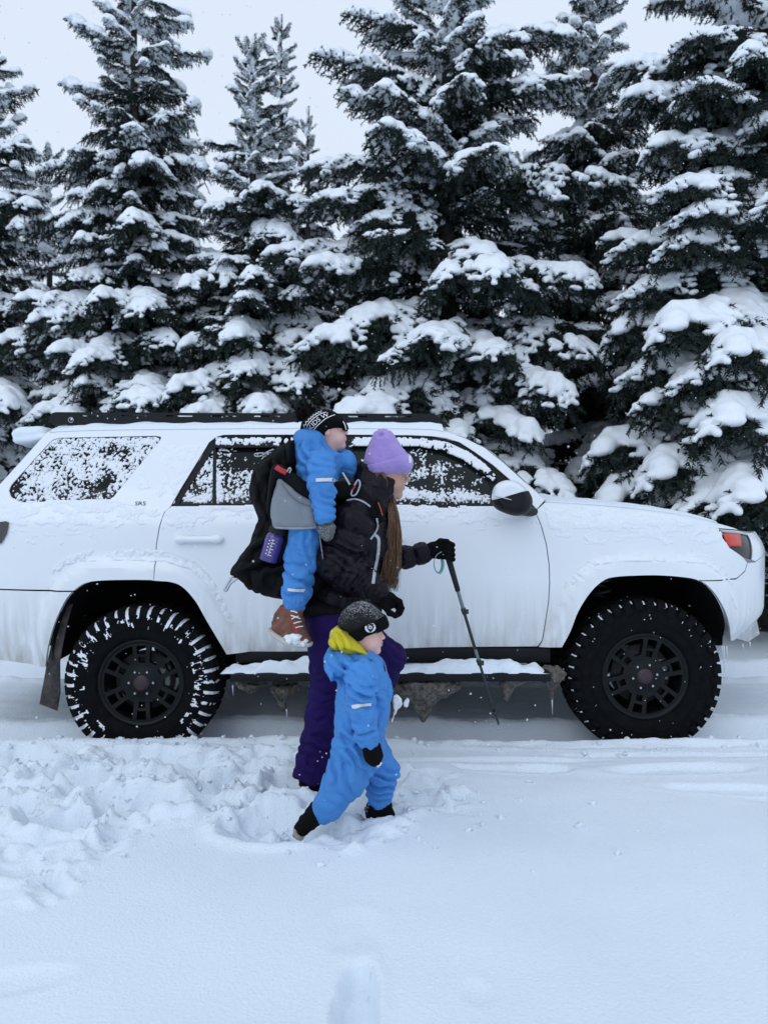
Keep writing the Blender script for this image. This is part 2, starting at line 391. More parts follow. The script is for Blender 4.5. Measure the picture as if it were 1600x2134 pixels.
def make_ground():
    def axis(lo, hi, st, far, n):
        c = np.arange(lo, hi + 1e-6, st); g = np.geomspace(st * 2, far, n).cumsum(); g = g / g[-1] * far
        return np.concatenate([lo - g[::-1], c, hi + g])
    xs = axis(-2.9, 2.9, .0135, 400, 46); ys = axis(1.35, 6.6, .0135, 400, 46)
    X, Y = np.meshgrid(xs, ys, indexing='ij'); Z = snow_h(X, Y)
    r = np.hypot(X, Y - 4); Z = Z + .9 * sstep(14, 120, r) * fbm(X * .03, Y * .03, 0, 2)
    nx, ny = X.shape; i = np.arange(nx * ny).reshape(nx, ny)
    F = np.stack([i[:-1, :-1], i[1:, :-1], i[1:, 1:], i[:-1, 1:]], -1).reshape(-1, 4)
    o = obj('snow_ground', mesh_np('snow_ground', np.stack([X, Y, Z], -1).reshape(-1, 3), F), SNOW); o['kind'] = 'structure'
    return o
make_ground()
def clods():
    """crumbs and clods thrown up where people and wheels broke the crust"""
    r = np.random.default_rng(21); V, F = [], []; bm = bmesh.new(); bmesh.ops.create_icosphere(bm, subdivisions=2, radius=1); bv = np.array([v.co[:] for v in bm.verts]); bf = [tuple(v.index for v in f.verts) for f in bm.faces]; bm.free()
    n = 0
    while n < 1100:
        q = r.random()
        if q < .62: x, y = r.uniform(-2.3, -.2), r.normal(3.45, .35)
        elif q < .82: x, y = r.normal(-.1, .4), r.normal(3.2, .25)
        else: x, y = r.uniform(-2.2, 2.2), r.normal(4.02, .06)
        if not 2.6 < y < 4.12: continue
        s = .0025 + .013 * r.random() ** 4; d = 1 + .8 * fbm(bv[:, 0] * 1.6 + n, bv[:, 1] * 1.6, bv[:, 2] * 1.6 + n * .7, 3)
        v = bv * d[:, None] * s * np.array([r.uniform(.8, 1.5), r.uniform(.8, 1.3), r.uniform(.7, 1.1)]); a = r.uniform(0, 6.28); c_, s_ = math.cos(a), math.sin(a)
        v = np.stack([v[:, 0] * c_ - v[:, 1] * s_, v[:, 0] * s_ + v[:, 1] * c_, v[:, 2]], 1) + np.array([x, y, float(snow_h(np.array([x]), np.array([y]))[0]) + s * .25])
        o = len(V); V.extend(v); F += [tuple(i + o for i in t) for t in bf]; n += 1
    o = obj('snow_crumbs', mesh_np('snow_crumbs', np.array(V), np.array(F)), SNOW); o['kind'] = 'stuff'
clods()
# ---------------------------------------------------------------- snow-laden spruces
NEEDLE = mat('spruce_needles', (.017, .028, .025), rough=.75, spec=.12, col2=(.034, .048, .041), vscale=2.2)
BARK = mat('spruce_bark', (.05, .042, .038), rough=.9, spec=.1, var=.4, vscale=14, bump=.8, bscale=40)
def drop_islands(V, F, keep=130):
    lab = np.arange(len(V)); E = np.concatenate([F[:, [0, 1]], F[:, [1, 2]], F[:, [2, 3]], F[:, [3, 0]]])
    for _ in range(200):
        m = np.minimum(lab[E[:, 0]], lab[E[:, 1]]); new = lab.copy(); np.minimum.at(new, E[:, 0], m); np.minimum.at(new, E[:, 1], m); new = new[new]
        if (new == lab).all(): break
        lab = new
    cnt = np.bincount(lab, minlength=len(V)); ok = cnt[lab] >= keep; F = F[ok[F[:, 0]]]; us = np.unique(F); mp = np.full(len(V), -1); mp[us] = np.arange(len(us)); return V[us], mp[F]
def bough_proto(name, seed, width=.42, rise=.12, droop=.25, upturn=.25, hang=.10, snow=1.0, rad=.05, cover=.2, sd=.35, sp=.034, cf=5.0, ca=1.8, h=.0135, tw_=.35):
    r = np.random.default_rng(seed); lines = []; sn = []; ter = []
    def ax(t): return np.array([t * (1 - .06 * droop * t), .03 * math.sin(t * 3 + seed), rise * t - droop * t * t + upturn * max(0, t - .7) ** 2])
    lines.append((np.array([ax(t) for t in np.linspace(0, 1.0, 30)]), 1.0))
    t = .10; side = 1
    while t < .985:
        l = width * min(1, .35 + t / .4) * ((1 - t) ** .75 * .85 + .17) * r.uniform(.7, 1.2); side = -side
        an = math.radians(r.uniform(42, 64) * (1 - .35 * t)); b = ax(t); n = max(4, int(l / .03)); q = np.linspace(0, 1, n)
        dz = r.uniform(-.05, .12)
        s = np.stack([b[0] + l * q * math.cos(an), b[1] + side * l * (q * math.sin(an) - .06 * q * q), b[2] + l * (dz * q - sd * q * q) + r.normal(0, .004, n).cumsum()], 1)
        lines.append((s, .9))
        for k in range(2, n):
            for sg in (-1, 1):
                if r.random() < .15: continue
                l3 = (.30 * l * (1 - q[k]) + .055) * r.uniform(.6, 1.25); a3 = math.atan2(side * math.sin(an), math.cos(an)) + sg * math.radians(r.uniform(35, 60))
                w = np.linspace(0, 1, 4)
                tw = np.stack([s[k, 0] + l3 * w * math.cos(a3), s[k, 1] + l3 * w * math.sin(a3), s[k, 2] - l3 * (.15 + .6 * r.random()) * w * w], 1)
                lines.append((tw, .85)); ter.append((tw, q[k], t))
        if hang:
            for k in range(1, n):
                if r.random() < .75:
                    l3 = hang * r.uniform(.3, 1.2); w = np.linspace(0, 1, 4); d = r.normal(0, .35, 2)
                    lines.append((np.stack([s[k, 0] + l3 * (d[0] + .25) * w, s[k, 1] + l3 * d[1] * w, s[k, 2] - l3 * w], 1), .85))
        sn.append((s, l, t)); t += sp * r.uniform(.7, 1.3)
    # needles
    Vs = []
    for pl, sc in lines:
        seg = np.linalg.norm(np.diff(pl, axis=0), axis=1); L = seg.sum(); n = max(3, int(L / .0105)); cs = np.concatenate([[0], seg.cumsum()])
        d = np.linspace(0, L, n); p = np.stack([np.interp(d, cs, pl[:, i]) for i in range(3)], 1)
        tg = np.gradient(p, axis=0); tg /= np.linalg.norm(tg, axis=1)[:, None] + 1e-9
        for k in range(3):
            rv = r.normal(0, 1, (n, 3)); rv -= tg * (rv * tg).sum(1)[:, None]; rv /= np.linalg.norm(rv, axis=1)[:, None] + 1e-9
            dr = tg * .75 + rv * .7; ln = r.uniform(.022, .036, n)[:, None] * sc; wd = np.cross(dr, r.normal(0, 1, (n, 3))); wd /= np.linalg.norm(wd, axis=1)[:, None] + 1e-9
            Vs.append(np.stack([p - wd * .0050, p + wd * .0050, p + dr * ln], 1).reshape(-1, 3))
    V = np.concatenate(Vs); me = mesh_np(name, V, np.arange(len(V)).reshape(-1, 3)); me.materials.append(NEEDLE)
    wood = tube('w', [ax(t) for t in np.linspace(0, .95, 12)], list(np.linspace(.014, .003, 12)), 5)
    me = join_me(name, [me, wood]); me.materials.append(NEEDLE)
    # snow load: soft blobs melted together on top of the twigs
    lo = np.array([-.08, -.62, -.75]); hi = np.array([1.15, .62, .45]); n3 = np.ceil((hi - lo) / h).astype(int); fld = np.zeros(n3, np.float32)
    def blob(c, R, fl=.72):
        a = np.maximum(0, ((c - R - lo) / h).astype(int)); b = np.minimum(n3, ((c + R - lo) / h).astype(int) + 2)
        if (b <= a).any(): return
        g = [lo[i] + np.arange(a[i], b[i]) * h - c[i] for i in range(3)]
        d2 = (g[0][:, None, None] ** 2 + g[1][None, :, None] ** 2 + (g[2][None, None, :] / fl) ** 2) / R ** 2
        fld[a[0]:b[0], a[1]:b[1], a[2]:b[2]] += np.clip(1 - d2, 0, None) ** 5
    def cov(c, t): return float(fbm(c[0] * cf + seed * 3.1, c[1] * cf, seed * 1.7, 3)) * ca + .32 - cover + tw_ * t
    for s, l, t in sn:
        for k in range(len(s)):
            qk = k / (len(s) - 1); nz = cov(s[k], t)
            if nz < 0 or qk > .93: continue
            R = rad * (.75 + .8 * min(nz, .9)) * (1.12 - .42 * qk) * r.uniform(.85, 1.12)
            blob(s[k] + np.array([0, 0, .30 * R + .008]), R * 1.7)
    for tw, qk, t in ter:
        nz = cov(tw[1], t)
        if nz < .10: continue
        R = rad * (.50 + .38 * min(nz, .8)) * (1.1 - .3 * qk)
        for g_, sc in ((.15, 1.05), (.40, 1.0), (.62, .9), (.82, .75)):
            if g_ > .7 and r.random() < .5: break
            x_ = g_ * 3; i_ = int(x_); blob(tw[i_] * (1 - x_ + i_) + tw[i_ + 1] * (x_ - i_) + np.array([0, 0, .35 * R + .006]), R * sc * 1.7)
    for q in np.linspace(.12, .98, 40):
        c = ax(q); nz = cov(c, q) + .12
        if nz > 0: blob(c + np.array([0, 0, rad * .45]), rad * 1.9 * (.85 + .5 * min(nz, .9)))
    fld = fld ** .28
    if snow <= 0 or fld.max() < .5: return me, None
    xs = lo[0] + np.arange(n3[0]) * h; ys = lo[1] + np.arange(n3[1]) * h; zs = lo[2] + np.arange(n3[2]) * h
    f = .50 - fld; near = np.argwhere(np.abs(f) < .32); ix = tuple(near.T)
    f[ix] += .21 * fbm(xs[ix[0]] * 21, ys[ix[1]] * 21, zs[ix[2]] * 17 + seed, 2)
    f[0] = f[-1] = 1; f[:, 0] = f[:, -1] = 1; f[:, :, 0] = f[:, :, -1] = 1
    V, F = surface_nets(f.astype(np.float32), lo, h); V, F = drop_islands(V, F); sm = smooth(mesh_np(name + '_snow', V, F)); sm.materials.append(SNOW_TREE)
    return me, sm
BP = {}
BP['heavy'] = [bough_proto('bough', 11, .44, .12, .34, .2, .12, rad=.041, cover=.15, sd=.75), bough_proto('bough', 12, .40, .14, .42, .2, .13, rad=.039, cover=.19, sd=.85),
               bough_proto('bough', 13, .48, .08, .30, .3, .12, rad=.042, cover=.13, sd=.65), bough_proto('bough', 14, .42, .14, .48, .1, .14, rad=.039, cover=.16, sd=.9)]
BP['mid'] = [bough_proto('bough', 21, .40, .10, .26, .35, .12, rad=.037, cover=.20, sd=.6), bough_proto('bough', 22, .36, .16, .34, .3, .14, rad=.035, cover=.18, sd=.7), bough_proto('bough', 23, .44, .05, .22, .3, .12, rad=.039, cover=.22, sd=.55)]
BP['big'] = [bough_proto('bough', 51, .42, .12, .36, .2, .11, rad=.031, cover=.26, sd=.8, sp=.026, cf=7.0, ca=1.9, h=.0105), bough_proto('bough', 52, .40, .10, .30, .2, .10, rad=.032, cover=.24, sd=.95, sp=.026, cf=6.5, ca=1.9, h=.0105)]
BP['light'] = [bough_proto('bough', 31, .42, .08, .28, .3, .14, rad=.021, cover=.14, sd=.6), bough_proto('bough', 32, .38, .10, .36, .2, .18, rad=.022, cover=.26, sd=.8)]
BP['top'] = [bough_proto('bough', 41, .30, .10, .06, .3, .07, rad=.052, cover=.52, sd=.15, cf=3.6, ca=2.6, tw_=.05), bough_proto('bough', 42, .27, .12, .02, .4, .06, rad=.050, cover=.60, sd=.1, cf=3.6, ca=2.6, tw_=.05), bough_proto('bough', 43, .33, .10, .10, .3, .08, rad=.054, cover=.48, sd=.2, cf=3.4, ca=2.6, tw_=.05)]
def add_bough(tree, kind, root, tip, r, roll=0.0, wid=1.0, idx=None):
    """a bough from root to tip (world points)"""
    if kind == 'heavy' and np.linalg.norm(np.asarray(tip) - np.asarray(root)) > 1.15: kind = 'big'
    ps = BP[kind]; me, sm = ps[r.integers(len(ps)) if idx is None else idx]
    root, tip = np.asarray(root, float), np.asarray(tip, float); d = tip - root; L = float(np.linalg.norm(d))
    # local tip of the prototype lies near (1, 0, ztip): turn so that the chord meets the wanted one
    az = math.atan2(d[1], d[0]); el = math.asin(max(-1, min(1, d[2] / L)))
    ztip = {'heavy': -.2, 'big': -.22, 'mid': -.12, 'light': -.18, 'top': .06}[kind]; el = el - math.atan(ztip)
    o = bpy.data.objects.new('bough', me); COL.objects.link(o); o.parent = tree
    o.location = Vector(root) - Vector(tree.location)
    o.rotation_mode = 'XYZ'; o.rotation_euler = (Matrix.Rotation(az, 3, 'Z') @ Matrix.Rotation(-el, 3, 'Y') @ Matrix.Rotation(roll, 3, 'X')).to_euler()
    w = wid * (L if L < 1.1 else 1.1 + (L - 1.1) * .6); o.scale = (L, w, w)
    if sm is not None:
        s = bpy.data.objects.new('snow_load', sm); COL.objects.link(s); s.parent = o
    return o
def spruce(u, D, vtop, label, Lmax, z0=.8, n_whorl=20, per=6, seed=0, heroes=(), lean=0.0, top_rise=.55, pw=.85, r0=.13, fill=30, keep=None):
    r = np.random.default_rng(100 + seed); x = (u - 800) * D / 1600; H = CAM_Z + (1067 - vtop) * D / 1600
    t = thing('spruce_tree', label, 'tree', (x, D, 0), 'snow-laden spruces behind the vehicle')
    base = np.array([x, D, -.1])
    def trunk(z): return np.array([x + lean * z, D, z])
    pts = [trunk(z) + np.array([.02 * math.sin(z * 1.3 + seed), .02 * math.cos(z + seed), 0]) for z in np.linspace(-.1, H, 16)]
    o = obj('trunk', tube('trunk', pts, list(np.linspace(r0, .012, 16)), 10), BARK, t)
    def boughlen(z): return Lmax * max(.05, 1 - z / H) ** pw
    for i in range(n_whorl):
        q = (i + .5) / n_whorl; z = z0 + (H - z0) * (q ** .78) * .985; l0 = boughlen(z) + .24; ph = r.uniform(0, 6.28)
        fr = z / H; n = per
        for k in range(n):
            a = ph + 6.283 * k / n + r.normal(0, .16); l = l0 * r.uniform(.58, 1.14); rise = (-.34 + .62 * fr + (top_rise if fr > .72 else 0) * (fr - .72) / .28) + r.normal(0, .15)
            if keep is not None: l = keep(a, z, l)
            root = trunk(z + r.uniform(-.06, .06)); tip = root + l * np.array([math.cos(a) * math.cos(rise), math.sin(a) * math.cos(rise), math.sin(rise)])
            kind = 'top' if fr > .70 else ('heavy' if r.random() < .28 else ('mid' if r.random() < .6 else 'light'))
            add_bough(t, kind, root, tip, r, r.normal(0, .12), r.uniform(.9, 1.25))
    for i in range(fill):      # dark inner boughs with little snow
        z = r.uniform(.4, H * .72); a = r.uniform(0, 6.28); l = boughlen(z) * r.uniform(.45, .7); root = trunk(z)
        add_bough(t, 'light', root, root + l * np.array([math.cos(a) * .93, math.sin(a) * .93, -.35 + r.normal(0, .1)]), r, r.normal(0, .3), 1.3)
    for hb in heroes:          # boughs that stand out in the photograph: tip, how far it reaches towards the viewer, kind
        (ut, vt, dD, kind, dz) = hb[:5]; w = hb[5] if len(hb) > 5 else 1.1
        tip = P(ut, vt, D - dD); root = trunk(tip[2] + dz)
        add_bough(t, kind, root, tip, r, r.normal(0, .08), w)
    # leader
    add_bough(t, 'top', trunk(H - .35), trunk(H + .12), r, 0, .8)
    return t
H_, M_, L_, T_ = 'heavy', 'mid', 'light', 'top'
spruce(-40, 9.6, 30, 'dark spruce cut by the left edge, its leader just inside the picture', 1.25, seed=1, n_whorl=20, heroes=[(70, 185, .2, T_, -.2), (75, 310, .3, M_, .1), (80, 420, .5, M_, .1), (40, 850, 1.2, H_, .35, 1.3)])
spruce(283, 9.6, -300, 'tall spruce above the rear window, its top leaving the picture', 1.55, seed=2, n_whorl=22, pw=.95, lean=0.0, heroes=[
    (138, 172, .1, T_, -.25, 1.1), (152, 40, .1, T_, -.45, 1.1), (430, 124, .1, T_, .1, 1.1), (410, 228, .3, T_, -.3, 1.2), (160, 218, .3, T_, -.1, 1.2), (90, 345, .2, M_, .1), (310, 335, 1.0, H_, .25, 1.0),
    (40, 465, .4, M_, .2), (290, 462, 1.2, H_, .3), (405, 500, .6, M_, .2), (150, 565, .5, M_, .2), (70, 668, .9, H_, .35, 1.2), (300, 640, 1.3, H_, .4), (0, 720, .7, H_, .4, 1.2), (165, 742, 1.3, H_, .4, 1.3), (60, 860, 1.2, H_, .4, 1.3), (320, 835, 1.6, H_, .4, 1.2), (200, 380, .8, M_, .2)])
spruce(528, 9.2, 95, 'spruce with a pointed tip just left of the backpack', 1.55, seed=3, n_whorl=22, pw=1.05, heroes=[
    (455, 322, .3, M_, .1), (545, 392, .8, H_, .25, .9), (425, 428, .5, M_, .2), (645, 415, .6, M_, .2), (385, 580, .7, M_, .3), (532, 585, 1.2, H_, .3, .9), (515, 632, 1.3, H_, .3, .8), (380, 710, .9, M_, .3), (500, 690, 1.4, M_, .3),
    (365, 815, 1.2, H_, .4, 1.2), (520, 775, 1.4, H_, .35), (630, 800, 1.3, H_, .4), (390, 865, 1.4, H_, .35, 1.2), (560, 870, 1.6, H_, .4), (690, 720, .9, M_, .3)])
spruce(584, 12.5, 48, 'slim spruce standing just behind the pointed one', 1.1, seed=4, n_whorl=22, per=5, fill=10)
spruce(930, 8.7, -260, 'broad spruce with a thick dark trunk above the adult', 1.75, seed=5, keep=lambda a, z, l: min(l, .72) if z > 4.7 and math.cos(a) < -.15 else l, n_whorl=19, r0=.19, pw=.55, per=5, heroes=[
    (675, 102, .2, M_, -.55, 1.1), (738, 12, .3, M_, -.35, 1.1), (735, 190, .4, M_, -.5, 1.0), (800, 175, .9, M_, -.2), (815, 262, 1.3, H_, -.15, 1.2), (1180, 60, .3, M_, -.1), (1200, 170, .5, M_, .0), (1080, 110, .6, M_, .1),
    (640, 365, .2, H_, .1, 1.0), (650, 420, .6, H_, .1, 1.1), (560, 552, .3, H_, .1, 1.0), (640, 545, .8, M_, .1), (645, 700, .9, H_, .45, 1.4), (720, 860, 1.5, H_, .55, 1.4), (1290, 375, .5, H_, .0, 1.3), (1235, 600, .9, H_, .45, 1.1),
    (1245, 725, .9, H_, .35, 1.3), (1190, 830, 1.2, H_, .55, 1.2), (1045, 570, 1.5, H_, .7, 1.1), (1040, 725, 1.4, H_, .25, 1.2), (900, 700, 1.7, M_, .3), (1100, 890, 1.3, M_, .55), (1195, 1030, 1.4, H_, .6, 1.2), (960, 900, 1.4, M_, .3)])
spruce(1235, 10.2, -180, 'dense dark spruce standing back between two broad ones', 1.35, seed=6, n_whorl=22, r0=.18, fill=50, pw=.6)
spruce(1590, 8.0, -420, 'large spruce at the right edge with deep pillows of snow', 1.85, seed=7, n_whorl=19, r0=.18, z0=.45, pw=.5, per=5, heroes=[
    (1430, 75, .7, H_, .1, 1.2), (1290, 130, .3, M_, .1), (1310, 190, .4, M_, .2), (1370, 310, .9, H_, .2, 1.2), (1405, 388, 1.1, H_, .25, 1.2), (1450, 440, 1.2, H_, .25, 1.2), (1300, 520, .6, H_, .35, 1.1), (1400, 510, 1.1, H_, .3, 1.2),
    (1315, 610, .7, H_, .35, 1.2), (1295, 700, .7, H_, .4, 1.2), (1415, 680, 1.4, H_, .4, 1.4), (1335, 770, 1.0, H_, .35, 1.3), (1450, 790, 1.5, H_, .35, 1.2), (1255, 950, .8, H_, .4, 1.3), (1385, 990, 1.4, H_, .4, 1.4), (1265, 1050, 1.0, H_, .4, 1.4), (1470, 1020, 1.6, H_, .35, 1.5),
    (1560, 740, 1.7, H_, .35, 1.3), (1545, 880, 1.8, H_, .35, 1.4), (1580, 1040, 1.9, H_, .4, 1.4), (1600, 250, 1.0, H_, .2), (1580, 110, 1.2, H_, .2)])
for i, (u, D, vt, L, lb) in enumerate([(100, 13, 310, 1.7, 'low spruce far back in the gap right of the left-edge tree'), (392, 13.5, 280, 1.6, 'slim spruce tip peeping out right of the tall spruce'), (760, 12.5, 430, 1.9, 'short spruce far back filling the gap behind the backpack'),
                                   (1090, 12.5, 330, 1.7, 'spruce far back seen between the thick trunk and the dense one'), (1420, 12, 120, 1.5, 'spruce far back behind the right-hand snow pillows'), (640, 12, 240, 1.1, 'narrow spruce far back right of the slim one')]):
    spruce(u, D, vt, lb, L, seed=20 + i, n_whorl=15, per=5, fill=14)
# ---------------------------------------------------------------- the white off-road vehicle
YC = 5.14                                    # centre plane of the vehicle; its near side faces the camera
_zk = [.30, .42, .50, .62, .85, 1.05, 1.17, 1.25, 1.36, 1.68, 1.74, 1.80, 1.95]
_dk = [4.30, 4.265, 4.24, 4.218, 4.205, 4.203, 4.208, 4.238, 4.285, 4.475, 4.525, 4.62, 4.95]
_zt = np.linspace(.2, 2.0, 1801); _dt = np.interp(_zt, _zk, _dk)
_kk = np.exp(-np.linspace(-2.2, 2.2, 61) ** 2); _kk /= _kk.sum()
_dt = np.convolve(np.pad(_dt, 30, mode='edge'), _kk, mode='valid')
ARCH_R_PX = [(95, 1390), (101, 1347), (115, 1298), (136, 1253), (154, 1232), (178, 1216), (210, 1211), (262, 1209.5), (315, 1210), (350, 1213), (378, 1223), (406, 1253), (430, 1295), (472, 1365)]
ARCH_F_PX = [(1171, 1350), (1189, 1317), (1206, 1274), (1232, 1234), (1259, 1210), (1285, 1203), (1328, 1200.5), (1372, 1200), (1425, 1204), (1460, 1212), (1486, 1234), (1508, 1269), (1519, 1304), (1522, 1344)]
_AR, _AF = ARCH_R_PX, ARCH_F_PX
def asl(A, i, j):
    B = [tuple(p) for p in spline([np.array(q, float) for q in A], 4)]; return B[4 * i:4 * (j - 1) + 1]
def _px(u, v, D=4.165): p = P(u, v, D); return (p[0], p[2])
ARCHES = [[_px(*q) for q in asl(A, 0, len(A))] for A in (ARCH_R_PX, ARCH_F_PX)]
ARCHES2 = [L[::2] + [L[-1]] for L in ARCHES]
def dist_line(x, z, L):
    x, z = np.asarray(x, float), np.asarray(z, float); A = np.asarray(L, float); p, e = A[:-1], np.diff(A, axis=0); l2 = (e * e).sum(1) + 1e-12
    if x.size < 4000:
        dx, dz = x[..., None] - p[:, 0], z[..., None] - p[:, 1]; t = np.minimum(1, np.maximum(0, (dx * e[:, 0] + dz * e[:, 1]) / l2))
        return np.sqrt(((dx - t * e[:, 0]) ** 2 + (dz - t * e[:, 1]) ** 2).min(-1))
    x, z = x.astype(np.float32), z.astype(np.float32); d = np.full(x.shape, 81.0, np.float32)
    for (px_, pz_), (ex, ez), q in zip(p.astype(np.float32), e.astype(np.float32), l2.astype(np.float32)):
        dx, dz = x - px_, z - pz_; t = np.minimum(1, np.maximum(0, (dx * ex + dz * ez) / q)); dx -= t * ex; dz -= t * ez; np.minimum(d, dx * dx + dz * dz, out=d)
    return np.sqrt(d)
def fshift(z): return .10 * sstep(.98, 1.2, z) + .17 * sstep(.64, .40, z)
def side(x, z):
    x, z = np.asarray(x, float), np.asarray(z, float)
    d = np.interp(z, _zt, _dt)
    t = np.clip((x + fshift(z) - 1.75) / .6, 0, 1.3); d = d + .52 * t ** 2.2
    t = np.clip((-1.95 - x) / .5, 0, 1.5); d = d + .10 * t ** 2
    d = d + .035 * np.clip(-1.0 - x, 0, 2) * sstep(1.2, 1.6, z) + .006 * (x / 1.5) ** 2
    for L in ARCHES2: d = d - .042 * sstep(.125, .07, dist_line(x, z, L))
    return d
def xz(q):
    if q[1] < 100: return (float(q[0]), float(q[1]))
    D = 4.2
    for _ in range(14):
        p = P(q[0], q[1], D); D = .5 * D + .5 * float(side(p[0], p[2]))
    p = P(q[0], q[1], D); return (float(p[0]), float(p[2]))
def inset(poly, d):
    p = np.array(poly, float); a = .5 * np.sum(p[:, 0] * np.roll(p[:, 1], -1) - np.roll(p[:, 0], -1) * p[:, 1]); s = 1 if a > 0 else -1
    e1 = p - np.roll(p, 1, 0); e2 = np.roll(p, -1, 0) - p
    n1 = np.stack([-e1[:, 1], e1[:, 0]], 1) / (np.linalg.norm(e1, axis=1)[:, None] + 1e-9); n2 = np.stack([-e2[:, 1], e2[:, 0]], 1) / (np.linalg.norm(e2, axis=1)[:, None] + 1e-9)
    n = n1 + n2; n /= np.linalg.norm(n, axis=1)[:, None] + 1e-9
    return p + s * d * n
def panel_me(name, outline, holes=(), off=0.0, gap=.0025, flange=.022, st=.035, mirror=False, fn=side):
    o = inset([xz(q) for q in outline], gap); hs = [inset([xz(q) for q in h], -gap) for h in holes]
    V2, F = tri_poly(o, hs, st); y = fn(V2[:, 0], V2[:, 1]) + off
    if mirror: y = 2 * YC - y
    V = np.stack([V2[:, 0], y, V2[:, 1]], 1); Fl = [tuple(int(i) for i in f) for f in F]; n = len(V)
    if flange:
        be = boundary(F); ids = sorted({i for e in be for i in e}); mp = {i: n + k for k, i in enumerate(ids)}
        W = V[ids].copy(); W[:, 1] += flange * (-1 if mirror else 1); V = np.concatenate([V, W])
        Fl += [(b, a, mp[a], mp[b]) for a, b in be]
    if mirror: Fl = [f[::-1] for f in Fl]
    me = mesh_np(name, V, Fl)
    return me
def sharp_obj(name, me, m, parent, ang=40):
    o = obj(name, me, m, parent); me.set_sharp_from_angle(angle=math.radians(ang)); return o

# paint with road grime on the lower panels
def paint_mat():
    m = mat('white_paint', (.785, .83, .875), rough=.32, spec=.5, coat=.35); nt = m.node_tree; b = nt.nodes['Principled BSDF']
    tc = nt.nodes['Texture Coordinate']; mp = nt.nodes.new('ShaderNodeMapping'); mp.inputs['Scale'].default_value = (26, 26, 1.6); nt.links.new(tc.outputs['Object'], mp.inputs['Vector'])
    n = nt.nodes.new('ShaderNodeTexNoise'); n.inputs['Scale'].default_value = 1.0; n.inputs['Detail'].default_value = 5; nt.links.new(mp.outputs['Vector'], n.inputs['Vector'])
    sp = nt.nodes.new('ShaderNodeSeparateXYZ'); nt.links.new(tc.outputs['Object'], sp.inputs['Vector'])
    mr = nt.nodes.new('ShaderNodeMapRange'); mr.inputs['From Min'].default_value = .85; mr.inputs['From Max'].default_value = .42; mr.inputs['To Min'].default_value = 0; mr.inputs['To Max'].default_value = .80
    nt.links.new(sp.outputs['Z'], mr.inputs['Value'])
    mu = nt.nodes.new('ShaderNodeMath'); mu.operation = 'MULTIPLY'; nt.links.new(mr.outputs['Result'], mu.inputs[0])
    r = nt.nodes.new('ShaderNodeMapRange'); r.inputs['From Min'].default_value = .3; r.inputs['From Max'].default_value = .7; nt.links.new(n.outputs['Fac'], r.inputs['Value']); nt.links.new(r.outputs['Result'], mu.inputs[1])
    mx = nt.nodes.new('ShaderNodeMix'); mx.data_type = 'RGBA'; mx.inputs['A'].default_value = (.785, .83, .875, 1); mx.inputs['B'].default_value = (.42, .41, .37, 1)
    nt.links.new(mu.outputs['Value'], mx.inputs['Factor']); nt.links.new(mx.outputs['Result'], b.inputs['Base Color'])
    ra = nt.nodes.new('ShaderNodeMapRange'); ra.inputs['To Min'].default_value = .3; ra.inputs['To Max'].default_value = .75; nt.links.new(mu.outputs['Value'], ra.inputs['Value']); nt.links.new(ra.outputs['Result'], b.inputs['Roughness'])
    return m
PAINT = paint_mat()
TRIM = mat('black_trim', (.007, .008, .0095), rough=.5, spec=.22)
GLASS = mat('tinted_glass', (.005, .007, .0075), rough=.04, spec=.22)
GLASS_F = mat('front_door_glass', (.009, .0135, .0135), rough=.04, spec=.26)
UNDER = mat('underbody', (.007, .007, .008), rough=.9, spec=.1, var=.3)
RUBBER = mat('tyre_rubber', (.005, .0055, .0065), rough=.85, spec=.1, var=.25, vscale=20)
RIM = mat('rim_black', (.0045, .0055, .0065), rough=.45, spec=.22)
RACKM = mat('rack_powder_coat', (.008, .0095, .012), rough=.5, spec=.22)
MUD = mat('frozen_mud', (.075, .062, .05), rough=.9, spec=.2, col2=(.17, .16, .15), vscale=45, bump=1.0, bscale=60)
CHROME = mat('steel', (.55, .57, .6), rough=.3, metal=1.0)
ICE = mat('ice', (.55, .6, .66), rough=.12, spec=.6)

car = thing('off_road_vehicle', 'white off-road vehicle with black wheels and roof rack, dusted with snow', 'car', (0, YC, 0))
def part(name, me, m, ang=None, parent=None):
    return sharp_obj(name, me, m, parent or car, ang) if ang else obj(name, me, m, parent or car)

QWIN = [(19, 1022), (24, 1011), (70, 959), (103, 923), (112, 916), (124, 913), (325, 909), (335, 911), (333, 917), (237, 1034), (228, 1040), (49, 1046), (33, 1042), (23, 1034)]
DLO = [(1118, 1066), (1062, 1000), (1026, 969), (987, 941), (957, 922), (928, 913), (900, 909.5), (856, 907.5), (700, 906), (484, 906.5), (465, 907), (451, 911), (436, 922), (355, 1057)]
BELT = [(355, 1057), (450, 1054), (720, 1052), (900, 1057), (1022, 1058), (1110, 1064)]
RGAP = [(355, 1057), (343, 1067), (332, 1099), (325.5, 1137), (322, 1180), (320.6, 1211)]
FGAP = [(1114, 1064), (1127, 1094), (1138, 1134), (1144, 1177), (1145, 1215), (1143, 1252), (1136, 1300), (1130, 1335), (1120, 1348)]
ROOFE = [(101, 898), (180, 895), (300, 893), (600, 890.5), (820, 891), (900, 893), (935, 900), (970, 913), (1009, 932), (1053, 967), (1097, 1007), (1136, 1042)]
